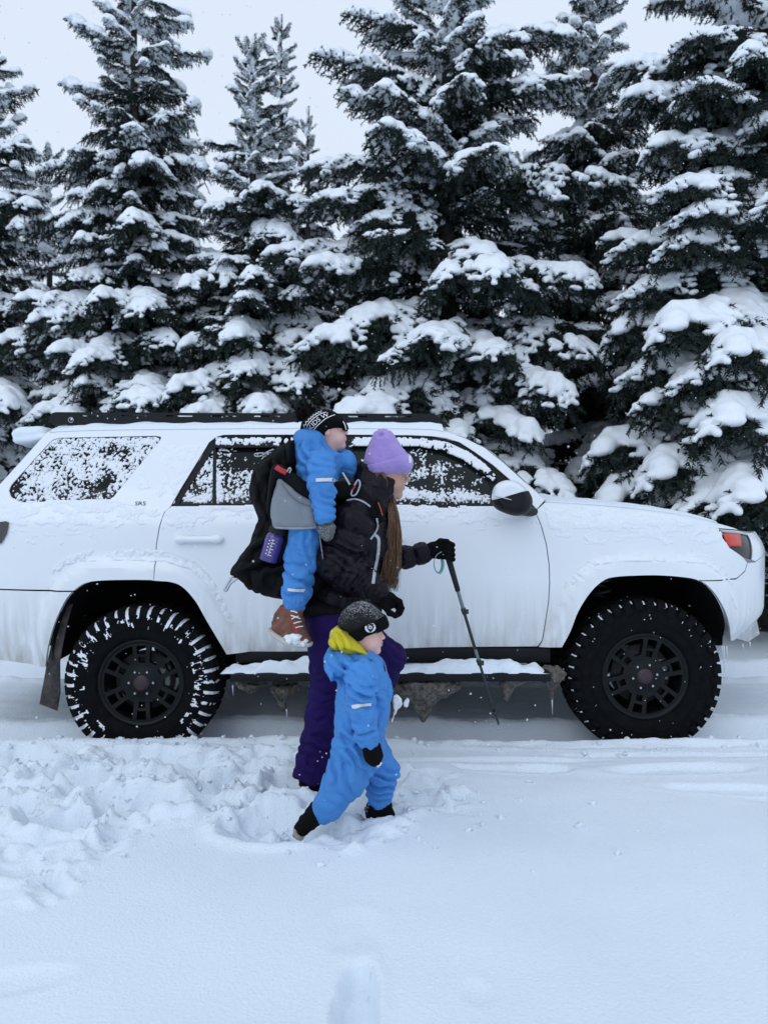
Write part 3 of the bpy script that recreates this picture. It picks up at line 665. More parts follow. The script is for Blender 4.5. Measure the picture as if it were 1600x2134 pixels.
# quarter panel with the roof side and the front pillar in one pressing
quarter = ROOFE + [(1118, 1062)] + DLO[1:] + RGAP[1:] + asl(_AR, 4, 9)[::-1] + [(80, 1230), (0, 1228), (-90, 1226), (-82, 1150), (-70, 1090), (-48, 1062), (0, 1008), (50, 953)]
part('quarter_panel', panel_me('quarter_panel', quarter, [QWIN]), PAINT, 35)
rear_door = BELT[:3] + [(716, 1100), (713, 1200), (712, 1357), (600, 1359), (507, 1361), (472, 1365)] + asl(_AR, 9, 14)[::-1][1:] + RGAP[::-1][:-1]
part('rear_door', panel_me('rear_door', rear_door), PAINT, 35)
front_door = [(720, 1052), (900, 1057), (1022, 1058)] + FGAP + [(1000, 1349), (900, 1350), (712, 1357), (713, 1200), (716, 1100)]
part('front_door', panel_me('front_door', front_door), PAINT, 35)
FTOP = [(1136, 1046), (1206, 1050), (1272, 1055), (1330, 1060.5), (1381, 1067), (1430, 1074.5), (1469, 1083), (1499, 1091), (1530, 1100)]
HLAMP = [(1496, 1102), (1539, 1105), (1556, 1110), (1564, 1126), (1568, 1148), (1566, 1167), (1547, 1160), (1521, 1142), (1506, 1121)]
fender = [(1118, 1062)] + FTOP + [(1539, 1104), (1496, 1101)] + HLAMP[::-1][:3] + [(1549, 1162), (1557, 1173), (1552, 1190), (1534, 1206), (1460, 1210.5)] + asl(_AF, 0, 10)[::-1][1:] + [(1134, 1350), (1122, 1349)] + FGAP[::-1][1:]
part('front_fender', panel_me('front_fender', fender), PAINT, 35)
zz = [1.02, .96, .88, .78, .70, .64]
bump_end = [(2.47 - float(fshift(z)), z) for z in zz]
bumper = [(1460, 1211), (1534, 1207), (1552, 1191), (1558, 1173), (1574, 1171)] + bump_end + [(1584, 1322), (1560, 1339)] + asl(_AF, 9, 14)[::-1][1:]
part('front_bumper', panel_me('front_bumper', bumper), PAINT, 35)
nose = HLAMP[2:6] + [(1574, 1170)] + [(2.47 - float(fshift(z)), z) for z in (1.02, 1.05, 1.08, 1.105)] + [(1566, 1111)]
part('nose_panel', panel_me('nose_panel', nose, gap=.001), PAINT, 35)
rbumper = [(-90, 1228), (0, 1229), (80, 1231.5), (150, 1233.5)] + asl(_AR, 0, 5)[::-1][1:] + [(93, 1392), (0, 1376), (-90, 1372)]
part('rear_bumper', panel_me('rear_bumper', rbumper), PAINT, 35)
# dark strips behind the panel gaps, the shade in them put into the colour
def seam(pts, w=.006): 
    q = spline([np.array(xz(p)) for p in pts], 4); me = tube('seam', [(x, float(side(x, z)) + .018, z) for x, z in q], w, 5); return obj('gap_shade', me, UNDER, car)
for L in (RGAP, FGAP, [(720, 1052), (716, 1100), (713, 1200), (712, 1357)], [(154, 1232.5), (80, 1231), (0, 1228.5), (-85, 1227)], [(1460, 1210.5), (1534, 1206.5), (1552, 1190.5), (1557.5, 1173)]): seam(L)

# hood, windscreen, roof, front face, far side
def loft(name, near, crown, nseg=14, bul=0.0, pw=2.0):
    V = []; near = [np.asarray(p, float) for p in near]; m = len(near)
    for k in range(2 * nseg + 1):
        s = k / nseg - 1; c = 1 - abs(s) ** pw
        for j, p in enumerate(near):
            y = YC + (YC - p[1]) * s; cr = crown[j] if hasattr(crown, '__len__') else crown
            V.append((p[0] + bul * c, y, p[2] + cr * c))
    F = [(k * m + j, (k + 1) * m + j, (k + 1) * m + j + 1, k * m + j + 1) for k in range(2 * nseg) for j in range(m - 1)]
    return mesh_np(name, np.array(V), F)
def on_side(pts, off=0.0, n=1):
    q = [xz(p) for p in pts]
    if n > 1: q = spline([np.array(p) for p in q], n)
    return [np.array([x, float(side(x, z)) + off, z]) for x, z in q]
hood_edge = on_side(FTOP, .003, 3)
he = hood_edge[-1]; hood_edge += [np.array([he[0] + .05, he[1] + .08, he[2] - .012]), np.array([he[0] + .10, he[1] + .2, he[2] - .04]), np.array([he[0] + .115, he[1] + .25, he[2] - .10])]
part('hood', loft('hood', hood_edge, list(np.concatenate([np.full(12, .045), np.linspace(.045, .03, len(hood_edge) - 12)])), pw=2.6), PAINT)
roof_edge = on_side([q for q in ROOFE[:7]], .002, 4)
part('roof', loft('roof', roof_edge, .075, pw=2.4), PAINT)
part('windscreen', loft('windscreen', on_side(ROOFE[6:], .012, 4), .02, bul=.10), GLASS)
part('cowl', loft('cowl', [P(1120, 1049, 4.33), P(1150, 1047, 4.33)], .03), TRIM)
ff = [np.array([2.47 - float(fshift(z)), float(side(2.47 - float(fshift(z)), z)), z]) for z in np.linspace(1.10, .50, 13)]
part('front_fascia', loft('front_fascia', ff, 0, bul=.05), PAINT)
far = [(-90, 1226)] + [(-70, 1090), (-48, 1062), (0, 1008)] + ROOFE + FTOP[1:] + [(1557, 1173), (1534, 1206)] + ARCH_F_PX[::-1][5:] + [(900, 1350), (507, 1361)] + ARCH_R_PX[::-1][:-4]
part('far_side_panel', panel_me('far_side_panel', far, [QWIN, [(440, 1050), (440, 925), (700, 925), (700, 1050)], [(735, 1050), (735, 925), (900, 925), (1010, 990), (1020, 1050)]], mirror=True, st=.07, flange=.02), PAINT, 35)
re = [P(-90, 1372, 4.4), P(-92, 1226, 4.33), P(-82, 1150, 4.33), P(-60, 1080, 4.36)]
part('tailgate', loft('tailgate', re, 0, bul=-.12), PAINT)
part('rear_glass', loft('rear_glass', on_side([(-58, 1072), (-46, 1060), (0, 1009), (48, 955), (96, 902)], .02), 0, bul=-.07), GLASS)
# glass and trims
part('window_frame', panel_me('window_frame', DLO[:-1] + [(357, 1058), (450, 1056), (720, 1055), (900, 1059), (1022, 1060)], [
    [(372, 1050), (443, 1050), (443, 937)], [(450, 1050), (450, 930), (690, 929), (690, 1050)], [(735, 1052), (735, 929), (872, 930), (925, 943), (975, 966), (1012, 994), (1026, 1020), (1030, 1054)]], off=.010, gap=.001, flange=.015), TRIM, 35)
g1 = part('quarter_glass', panel_me('quarter_glass', QWIN, off=.009, gap=-.004, flange=0), GLASS)
g2 = part('fixed_glass', panel_me('fixed_glass', [(366, 1053), (444, 1052), (444, 930)], off=.018, gap=0, flange=0), GLASS)
g3 = part('rear_door_glass', panel_me('rear_door_glass', [(448, 1053), (448, 926), (694, 926), (694, 1053)], off=.018, gap=0, flange=0), GLASS)
g4 = part('front_door_glass', panel_me('front_door_glass', [(731, 1056), (731, 926), (875, 926), (930, 941), (980, 963), (1018, 992), (1031, 1020), (1034, 1057)], off=.018, gap=0, flange=0), GLASS_F)
VIS_R = [(447, 913), (700, 911), (700, 931), (447, 933)]
VIS_F = [(728, 911), (870, 912), (930, 922), (975, 942), (1010, 968), (1036, 996), (1030, 1004), (1000, 982), (965, 957), (920, 938), (868, 929), (728, 930)]
part('rain_visor', panel_me('rain_visor', VIS_R, off=-.012, gap=0, flange=.02), TRIM, 35); part('rain_visor', panel_me('rain_visor', VIS_F, off=-.012, gap=0, flange=.02), TRIM, 35)
# dark cabin behind the glass: a dark floor with seat backs
part('cabin_floor', box_me('cabin_floor', (-.35, YC, .95), (1.75, .78, .02), 0), UNDER)
for sx in (-1.15, .05):
    for sy in (-.38, .38):
        part('seat_back', box_me('seat_back', (sx, YC + sy, 1.22), (.07, .25, .30), .05, Matrix.Rotation(-.2, 3, 'Y')), UNDER); part('headrest', box_me('headrest', (sx - .09, YC + sy, 1.57), (.045, .13, .085), .04), UNDER)
# lamp
hl = part('headlight', panel_me('headlight', HLAMP, off=.012, gap=.002, flange=.03), mat('lamp_housing', (.014, .016, .018), rough=.25, spec=.35, coat=.15), 35)
obj('side_reflector', panel_me('side_reflector', [(1507, 1110), (1543, 1112), (1546, 1139), (1519, 1139), (1512, 1125)], off=.004, gap=0, flange=.01), mat('orange_reflector', (.62, .06, .035), rough=.35, coat=.1), hl)
obj('lamp_trim', panel_me('lamp_trim', [(1500, 1103), (1540, 1106), (1561, 1112), (1563, 1117), (1540, 1112), (1506, 1109)], off=.002, gap=0, flange=.01), mat('pale_lens', (.5, .53, .56), rough=.2), hl)
part('tail_light', panel_me('tail_light', [(-30, 1092), (14, 1086), (20, 1089), (15, 1112), (4, 1132), (-30, 1142)], off=-.012, gap=0, flange=.02), mat('tail_lamp', (.02, .022, .024), rough=.12, coat=.8), 35)
# arch liners and underbody
for A in ARCHES:
    ring = densify(np.array(A), .06)[:-1]; ring = ring[:len(densify(np.array(A + [A[-1]]), .06))]
    pts = A; V = []; F = []
    for x, z in pts: V += [(x, float(side(x, z)) + .012, z), (x, 4.80, z + .02)]
    for i in range(len(pts) - 1): F.append((2 * i, 2 * i + 2, 2 * i + 3, 2 * i + 1))
    n = len(V); F.append(tuple(range(1, n, 2))); part('arch_liner', mesh_np('arch_liner', np.array(V), F), UNDER)
part('chassis', box_me('chassis', (.0, YC + .05, .52), (2.02, .62, .09), .02), UNDER); part('floor_pan', box_me('floor_pan', (.03, YC, .66), (.92, .86, .08), .02), UNDER)  # chassis: dark box standing in for the frame, added to block light
part('sill', box_me('sill', (.05, 4.33, .435), (.875, .075, .045), .012), TRIM)
for xw in (-1.34, 1.44): part('axle', tube('axle', [(xw, 4.45, .30), (xw, 5.83, .30)], .05, 10), UNDER)
sp = [(1.32 + .055 * math.cos(a), 4.66 + .055 * math.sin(a), .50 + .0105 * a) for a in np.linspace(0, 34, 120)]
part('coil_spring', tube('coil_spring', sp, .009, 6), mat('spring_steel', (.10, .10, .105), rough=.4, metal=.5))
part('mud_flap', panel_me('mud_flap', [(112, 1296), (104, 1318), (96, 1385), (92, 1462), (128, 1476), (134, 1440), (122, 1380), (128, 1310), (140, 1262), (126, 1268)], off=.05, gap=0, flange=.01, fn=lambda x, z: np.full(np.shape(x), 4.2)), mat('muddy_rubber', (.02, .02, .02), rough=.8, col2=(.075, .065, .058), vscale=22), 35)
# step along the sill, heaped with snow
part('running_board', box_me('running_board', (.035, 4.12, .360), (.845, .085, .024), .012), TRIM)
for xb in (-.6, .1, .72): part('step_bracket', tube('step_bracket', [(xb, 4.13, .345), (xb, 4.3, .36), (xb, 4.42, .46)], .022, 8), UNDER)
def board_snow():
    nx, ny = 330, 28; x = np.linspace(-.86, .87, nx)[:, None]; t = np.linspace(0, 1, ny)[None, :]
    prof = np.clip(np.sin(np.pi * t) * 1.6, 0, 1) ** .6
    h = .022 + .030 * sstep(-.25, .35, fbm(x * 3.1 + 2, t * .6, .3, 3) + .12) + .02 * np.exp(-((x + .40) / .12) ** 2) + .010 * fbm(x * 14, t * 3, 1, 2)
    endf = sstep(-.86, -.82, x) * sstep(.87, .80, x)
    X = x + 0 * t; Y = 4.036 + t * .17 + .010 * fbm(x * 9, 0 * t + 3, .7, 2) * (1 - t); Z = .383 + h * prof * endf - .004
    i = np.arange(nx * ny).reshape(nx, ny); F = np.stack([i[:-1, :-1], i[1:, :-1], i[1:, 1:], i[:-1, 1:]], -1).reshape(-1, 4)
    return mesh_np('snow_on_step', np.stack([X, Y, Z], -1).reshape(-1, 3), F)
part('snow_on_step', board_snow(), SNOW)
def mud_clump(u0, u1, v0, v1, D, seed, tip=None):
    a, b = P(u0, v1, D), P(u1, v0, D); c = (a + b) / 2; w, h = (b[0] - a[0]) / 2, (b[2] - a[2]) / 2
    f = Field((a[0] - .05, D - .14, a[2] - .05), (b[0] + .05, D + .14, b[2] + .05), .006)
    f.add(f.ell((c[0], D, b[2] - h * .25), (w * 1.0, .085, h * .55)), .02); tx = c[0] if tip is None else P(tip, v1, D)[0]
    f.add(f.cone((tx, D, b[2] - h * .5), (tx, D, a[2] + .012), w * .55, .010), .05); f.keep(f.half((0, 0, b[2]), (0, 0, 1)), .01)
    f.noise(.016, 16, 3, seed); f.noise(.008, 60, 2, seed); return f.mesh('mud_clump')
for k, a in enumerate([(566, 628, 1424, 1482, 4.22, 1, 588), (495, 560, 1420, 1448, 4.25, 5, 520), (812, 960, 1416, 1508, 4.13, 2, 882), (1046, 1104, 1402, 1466, 4.14, 3, 1056), (1130, 1174, 1392, 1462, 4.16, 4, 1150)]):
    part('frozen_mud', mud_clump(*a), MUD)
for (u, v0, v1) in [(1508, 1346, 1402), (1514, 1346, 1382), (1504, 1346, 1368), (485, 1428, 1450), (1150, 1455, 1490), (1562, 1338, 1352), (1547, 1342, 1354), (597, 1478, 1496)]:
    D = 4.17; a, b = P(u, v0, D), P(u + 1, v1, D); part('icicle', tube('icicle', [a, a * .6 + b * .4, b], [.005, .0035, .0008], 6), ICE)
# mirror
def mirror():
    f = Field(P(1018, 1085, 4.05) - .08, P(1118, 992, 4.05) + np.array([.06, .2, .06]), .004); c = P(1062, 1036, 4.04)
    f.add(f.ell(P(1060, 1034, 4.04), (.095, .085, .085)), 0); f.add(f.ell(P(1078, 1046, 4.06), (.075, .08, .07)), .03)
    f.keep(f.half(P(1029, 1030, 4.0), (-1, -.1, .12)), .015)
    tot = f.f.copy(); line = P(1066, 1032, 4.0); nrm = (-.30, 0, 1.0)
    f.keep(-f.half(line, nrm) + .002, .004); cap = f.mesh('mirror_cap')
    f.f = tot - .004; f.keep(f.half(line, nrm) + .002, .004); f.add(f.cone(P(1075, 1062, 4.08), P(1108, 1067, 4.25), .03, .035, sq=(1, 1, .8)), .02); low = f.mesh('mirror_base')
    m = obj('side_mirror', cap, mat('mirror_paint', (.785, .83, .875), rough=.3, coat=.4), car); obj('mirror_base', low, TRIM, m)
    obj('turn_signal', tube('turn_signal', spline([P(1031, 1033, 3.985), P(1048, 1037, 3.964), P(1066, 1042, 3.962)], 5), list(np.linspace(.009, .003, 11)), 8, True, .5), mat('signal_lens', (.6, .62, .65), rough=.15, coat=.5), m)
mirror()
# door handles
def handle(u0, u1, v):
    a, b = xz((u0, v)), xz((u1, v)); f = Field((a[0] - .04, 4.13, a[1] - .05), (b[0] + .04, 4.23, b[1] + .05), .0035)
    ya, yb = float(side(*a)), float(side(*b))
    f.add(f.cone((a[0] + .02, ya - .025, a[1]), (b[0] - .02, yb - .025, b[1]), .016, .018, sq=(1, .8, 1.05)), 0)
    for q, y in ((a[0] + .03, ya), (b[0] - .03, yb)): f.add(f.ell((q, y - .008, a[1]), (.035, .03, .024)), .012)
    return f.mesh('door_handle')
part('door_handle', handle(366, 465, 1124), PAINT); part('door_handle', handle(745, 840, 1122), PAINT)
# badge
tm = text_me('SR5', .030, .0); V2 = np.array([(v.co.x * 1.35, v.co.y) for v in tm.vertices]); q = xz((293, 1049.5))
Vb = np.array([(q[0] + x, float(side(q[0] + x, q[1] + y)) - .003, q[1] + y) for x, y in V2]); part('badge', mesh_np('badge', Vb, [tuple(p.vertices) for p in tm.polygons]), TRIM)
# roof rack
def rail_me(mir=False):
    D = 4.62; pix = [(101, 878), (103, 868), (108, 861), (116, 858.5), (300, 859.5), (600, 861), (903, 862), (912, 866), (938, 889), (905, 887.5), (850, 886), (600, 883), (184, 882.5), (182, 888), (178, 890), (146, 890), (138, 884), (108, 884)]
    slots = []
    for (a, b) in [(168, 205), (252, 308), (346, 401), (437, 492), (528, 583), (618, 660), (724, 767), (802, 857)]: v = 863.2 + (a - 168) * .0027; slots.append([(a, v + 1.0), (b, v + 1.4), (b, v + 4.6), (a, v + 4.2)])
    return panel_me('side_rail', [_px(u, v, D) for u, v in pix], [[_px(u, v, D) for u, v in s] for s in slots], gap=0, flange=.028, st=.06, mirror=mir, fn=lambda x, z: np.full(np.shape(x), D))
rack = bpy.data.objects.new('roof_rack', None); COL.objects.link(rack); rack.parent = car; rack.matrix_parent_inverse = Matrix.Translation((0, -YC, 0))
o = sharp_obj('side_rail', rail_me(), RACKM, rack); sharp_obj('side_rail', rail_me(True), RACKM, rack)
for k in range(8): x = -1.9 + k * .295; obj('cross_bar', box_me('cross_bar', (x, YC, 1.815), (.03, .485, .013), .005), RACKM, rack, )
for u in (160, 520, 700, 870):
    p = P(u, 889, 4.64); obj('rack_foot', box_me('rack_foot', p + np.array([0, .01, -.004]), (.035, .025, .016), .006), RACKM, rack)
for u in (895, 893): pass
rg = lathe('rack_emblem', [(.0135, 0), (.0165, 0), (.0165, .003), (.0135, .003)], 24, Matrix.Translation(Vector(P(148, 875, 4.617))) @ Matrix.Rotation(math.pi / 2, 4, 'X'), closed=True)
obj('rack_emblem', rg, CHROME, rack)
rg = lathe('rack_emblem', [(.0, .001), (.006, .001), (.0075, 0)], 16, Matrix.Translation(Vector(P(149, 873.5, 4.617))) @ Matrix.Rotation(math.pi / 2, 4, 'X')); obj('rack_emblem', rg, CHROME, rack)
# spoiler under a pillow of snow
f = Field(P(0, 945, 4.55) - .1, P(110, 870, 4.55) + np.array([.1, 1.4, .1]), .012)
sa, sb = P(62, 910, 4.62), P(62, 910, 4.62); sb[1] = 2 * YC - 4.62
f.add(f.cone(sa + np.array([0, .02, -.02]), sb + np.array([0, -.02, -.02]), .085, .085, sq=(1.25, 1, .42)), .02); f.add(f.cone(sa + np.array([.1, 0, -.01]), sb + np.array([.1, 0, -.01]), .06, .06, sq=(1.2, 1, .4)), .03); f.add(f.cone(sa + np.array([-.01, .02, .02]), sb + np.array([-.01, -.02, .02]), .085, .085, sq=(1.3, 1, .60)), .02)
f.noise(.02, 6, 2); part('spoiler', f.mesh('spoiler'), SNOW)

# --- snow stuck on glass and paint: thin cauliflower crusts
def crust(name, poly, bias, parent, off=0.0, hmax=.010, sc=24., res=.0042, seed=0, fine=.5, st=(1, 1)):
    q = np.array([xz(p) for p in poly]); lo, hi = q.min(0), q.max(0)
    xs, zs = np.arange(lo[0], hi[0], res), np.arange(lo[1], hi[1], res); X, Z = np.meshgrid(xs, zs, indexing='ij')
    ins = in_poly(np.stack([X.ravel(), Z.ravel()], 1), q).reshape(X.shape); Y = side(X, Z) + off
    U, Vv = 800 + X * 1600 / Y, 1067 - (Z - CAM_Z) * 1600 / Y
    n = fbm(X * sc * st[0] + seed * 7.7, Z * sc * st[1], seed * 3.3, 2) + fine * (.5 - np.abs(perlin(X * sc * 2.3, Z * sc * 2.3, seed + 9.)) * 1.3) + .85 * perlin(X * sc * .22 + seed, Z * sc * .22, seed + 3.) + bias(U, Vv)
    edge = sstep(0, .02, np.min(np.stack([X - lo[0], hi[0] - X, Z - lo[1], hi[1] - Z]), 0)) - 1
    val = n + edge * .8; keep = ins & (val > 0)
    hgt = np.where(keep, hmax * np.sqrt(np.clip(val, 0, 1.0)) * (.75 + .35 * perlin(X * sc * 4, Z * sc * 4, 5.)), -.003)
    Y = Y - hgt; i = np.arange(X.size).reshape(X.shape); c = keep[:-1, :-1].astype(int) + keep[1:, :-1] + keep[1:, 1:] + keep[:-1, 1:]
    F = np.stack([i[:-1, :-1], i[1:, :-1], i[1:, 1:], i[:-1, 1:]], -1)[c > 0]
    us = np.unique(F); mp = np.full(X.size, -1); mp[us] = np.arange(len(us)); V = np.stack([X, Y, Z], -1).reshape(-1, 3)[us]
    if not len(F): return
    o = obj(name, mesh_np(name, V, mp[F]), SNOW_CRUST, parent); o['kind'] = 'stuff'; return o
crust('snow_on_glass', QWIN, lambda u, v: -.02 - .55 * sstep(150, 215, u) * sstep(985, 1010, v) * sstep(245, 215, u) - .35 * sstep(60, 25, u) + .25 * sstep(935, 912, v) + .3 * sstep(1030, 1044, v) - .25 * sstep(990, 1020, v) * sstep(100, 130, u), g1, off=.007, sc=56, seed=1, fine=.75, res=.0034, hmax=.008)
crust('snow_on_glass', [(372, 1050), (443, 1050), (443, 937)], lambda u, v: .1 - .5 * sstep(1000, 1012, v) * sstep(1035, 1025, v), g2, off=.016, sc=58, seed=2, fine=.75, res=.0034, hmax=.008)
crust('snow_on_glass', [(450, 1052), (450, 932), (690, 932), (690, 1052)], lambda u, v: -.75 + .66 * sstep(975, 1012, v) + .65 * sstep(475, 452, u) - .4 * sstep(1030, 1045, v) * sstep(460, 480, u), g3, off=.016, sc=58, seed=3, fine=.75, res=.0034, hmax=.008)
crust('snow_on_glass', [(735, 1055), (735, 930), (872, 932), (925, 945), (975, 968), (1012, 996), (1026, 1020), (1030, 1055)], lambda u, v: -.85 + 1.0 * np.exp(-((v - (1030 + (u - 860) * .06)) / 12) ** 2) + .85 * np.exp(-((u - 888) / 40) ** 2 - ((v - 982) / 20) ** 2) + .35 * sstep(870, 845, u) * sstep(960, 990, v), g4, off=.016, sc=60, seed=4, fine=.75, res=.0034, hmax=.008)
crust('snow_on_visor', VIS_R, lambda u, v: .1 + .6 * sstep(928, 918, v) - .5 * sstep(926, 931, v), car, off=-.013, sc=26, seed=5, hmax=.012)
crust('snow_on_visor', VIS_F, lambda u, v: .0 + .5 * sstep(932, 920, v - np.clip(u - 870, 0, 200) * .35), car, off=-.013, sc=30, seed=6, hmax=.010)
crust('snow_on_paint', [(0, 1030), (40, 1044), (231, 1041), (300, 1058), (345, 1062), (322, 1140), (200, 1120), (60, 1150), (0, 1140)], lambda u, v: .30 - 1.1 * sstep(1060, 1150, v + (u - 120) * .12), car, sc=18, seed=7, hmax=.006, st=(.7, 1.3))
crust('snow_on_paint', [(357, 1056), (716, 1050), (712, 1130), (480, 1130), (330, 1105), (345, 1066)], lambda u, v: .38 - 1.2 * sstep(1060, 1120, v), car, sc=18, seed=8, hmax=.007, st=(.7, 1.3))
crust('snow_on_paint', [(722, 1050), (1022, 1056), (1112, 1064), (1130, 1110), (900, 1130), (722, 1130)], lambda u, v: .42 - 1.3 * sstep(1062, 1108, v), car, sc=18, seed=9, hmax=.007, st=(.7, 1.3))
crust('snow_on_paint', [(1130, 1050), (1270, 1058), (1430, 1080), (1500, 1104), (1520, 1146), (1480, 1150), (1150, 1130)], lambda u, v: .35 - 1.0 * sstep(1070, 1150, v) + .25 * np.exp(-((v - 1118) / 12) ** 2), car, sc=17, seed=10, hmax=.006, st=(.6, 1.3))
crust('snow_on_paint', [(250, 1020), (300, 950), (345, 925), (420, 925), (390, 990), (365, 1035), (270, 1040)], lambda u, v: -.22 + .4 * np.exp(-((u - 310) / 30) ** 2 - ((v - 1010) / 22) ** 2), car, sc=14, seed=11, hmax=.005)
def band(L, w0, w1): return L + [(u, v - w1) for u, v in L[::-1]]
RB = [(112, 1216), (122, 1190), (152, 1174), (200, 1169), (260, 1168), (345, 1170), (400, 1187), (434, 1222), (462, 1272), (488, 1321)]
crust('snow_on_flare', RB + [(495, 1312), (472, 1262), (446, 1212), (408, 1172), (350, 1150), (260, 1140), (190, 1146), (140, 1160), (110, 1186), (104, 1210)], lambda u, v: .30 - .6 * sstep(1190, 1235, v) - .02 * np.clip(1150 - v, 0, 20), car, sc=22, seed=12, hmax=.012)
FB = [(1164, 1270), (1182, 1232), (1208, 1198), (1243, 1176), (1294, 1170), (1403, 1170), (1468, 1174), (1497, 1194), (1519, 1232), (1537, 1284)]
crust('snow_on_flare', FB + [(1548, 1280), (1530, 1222), (1506, 1180), (1474, 1156), (1403, 1152), (1294, 1152), (1236, 1160), (1200, 1186), (1172, 1228), (1156, 1268)], lambda u, v: .15 - .5 * sstep(1190, 1240, v), car, sc=22, seed=13, hmax=.011)
# snow layer on the roof, hood and cowl
def sheet(name, edge, crown, th, seed, pw=2.4, lum=.012, ins=0.0):
    me = loft(name, edge, crown, 40, pw=pw); c = np.empty(len(me.vertices) * 3, np.float32); me.vertices.foreach_get('co', c); c = c.reshape(-1, 3); m = len(edge)
    i = np.arange(len(c)); k, j = i // m, i % m; ed = np.minimum(np.minimum(k, 80 - k) / 3.0, np.minimum(j, m - 1 - j) / 2.0)
    c[:, 2] += th * np.clip(ed, 0, 1) ** .5 + lum * fbm(c[:, 0] * 6 + seed, c[:, 1] * 6, seed, 3) * np.clip(ed, 0, 1) - .003 * (ed <= 0)
    me.vertices.foreach_set('co', c.ravel()); me.update(); return me
part('snow_on_roof', sheet('snow_on_roof', on_side([(104, 899.5)] + [(u, v + 1.2) for u, v in ROOFE[1:6]] + [(925, 899)], -.006, 14), .075, .020, 1.0), SNOW)
part('snow_on_hood', sheet('snow_on_hood', on_side([(u, v + 1) for u, v in FTOP[:-1]], -.002, 6), .045, .012, 2.0, pw=2.6, lum=.006), SNOW)

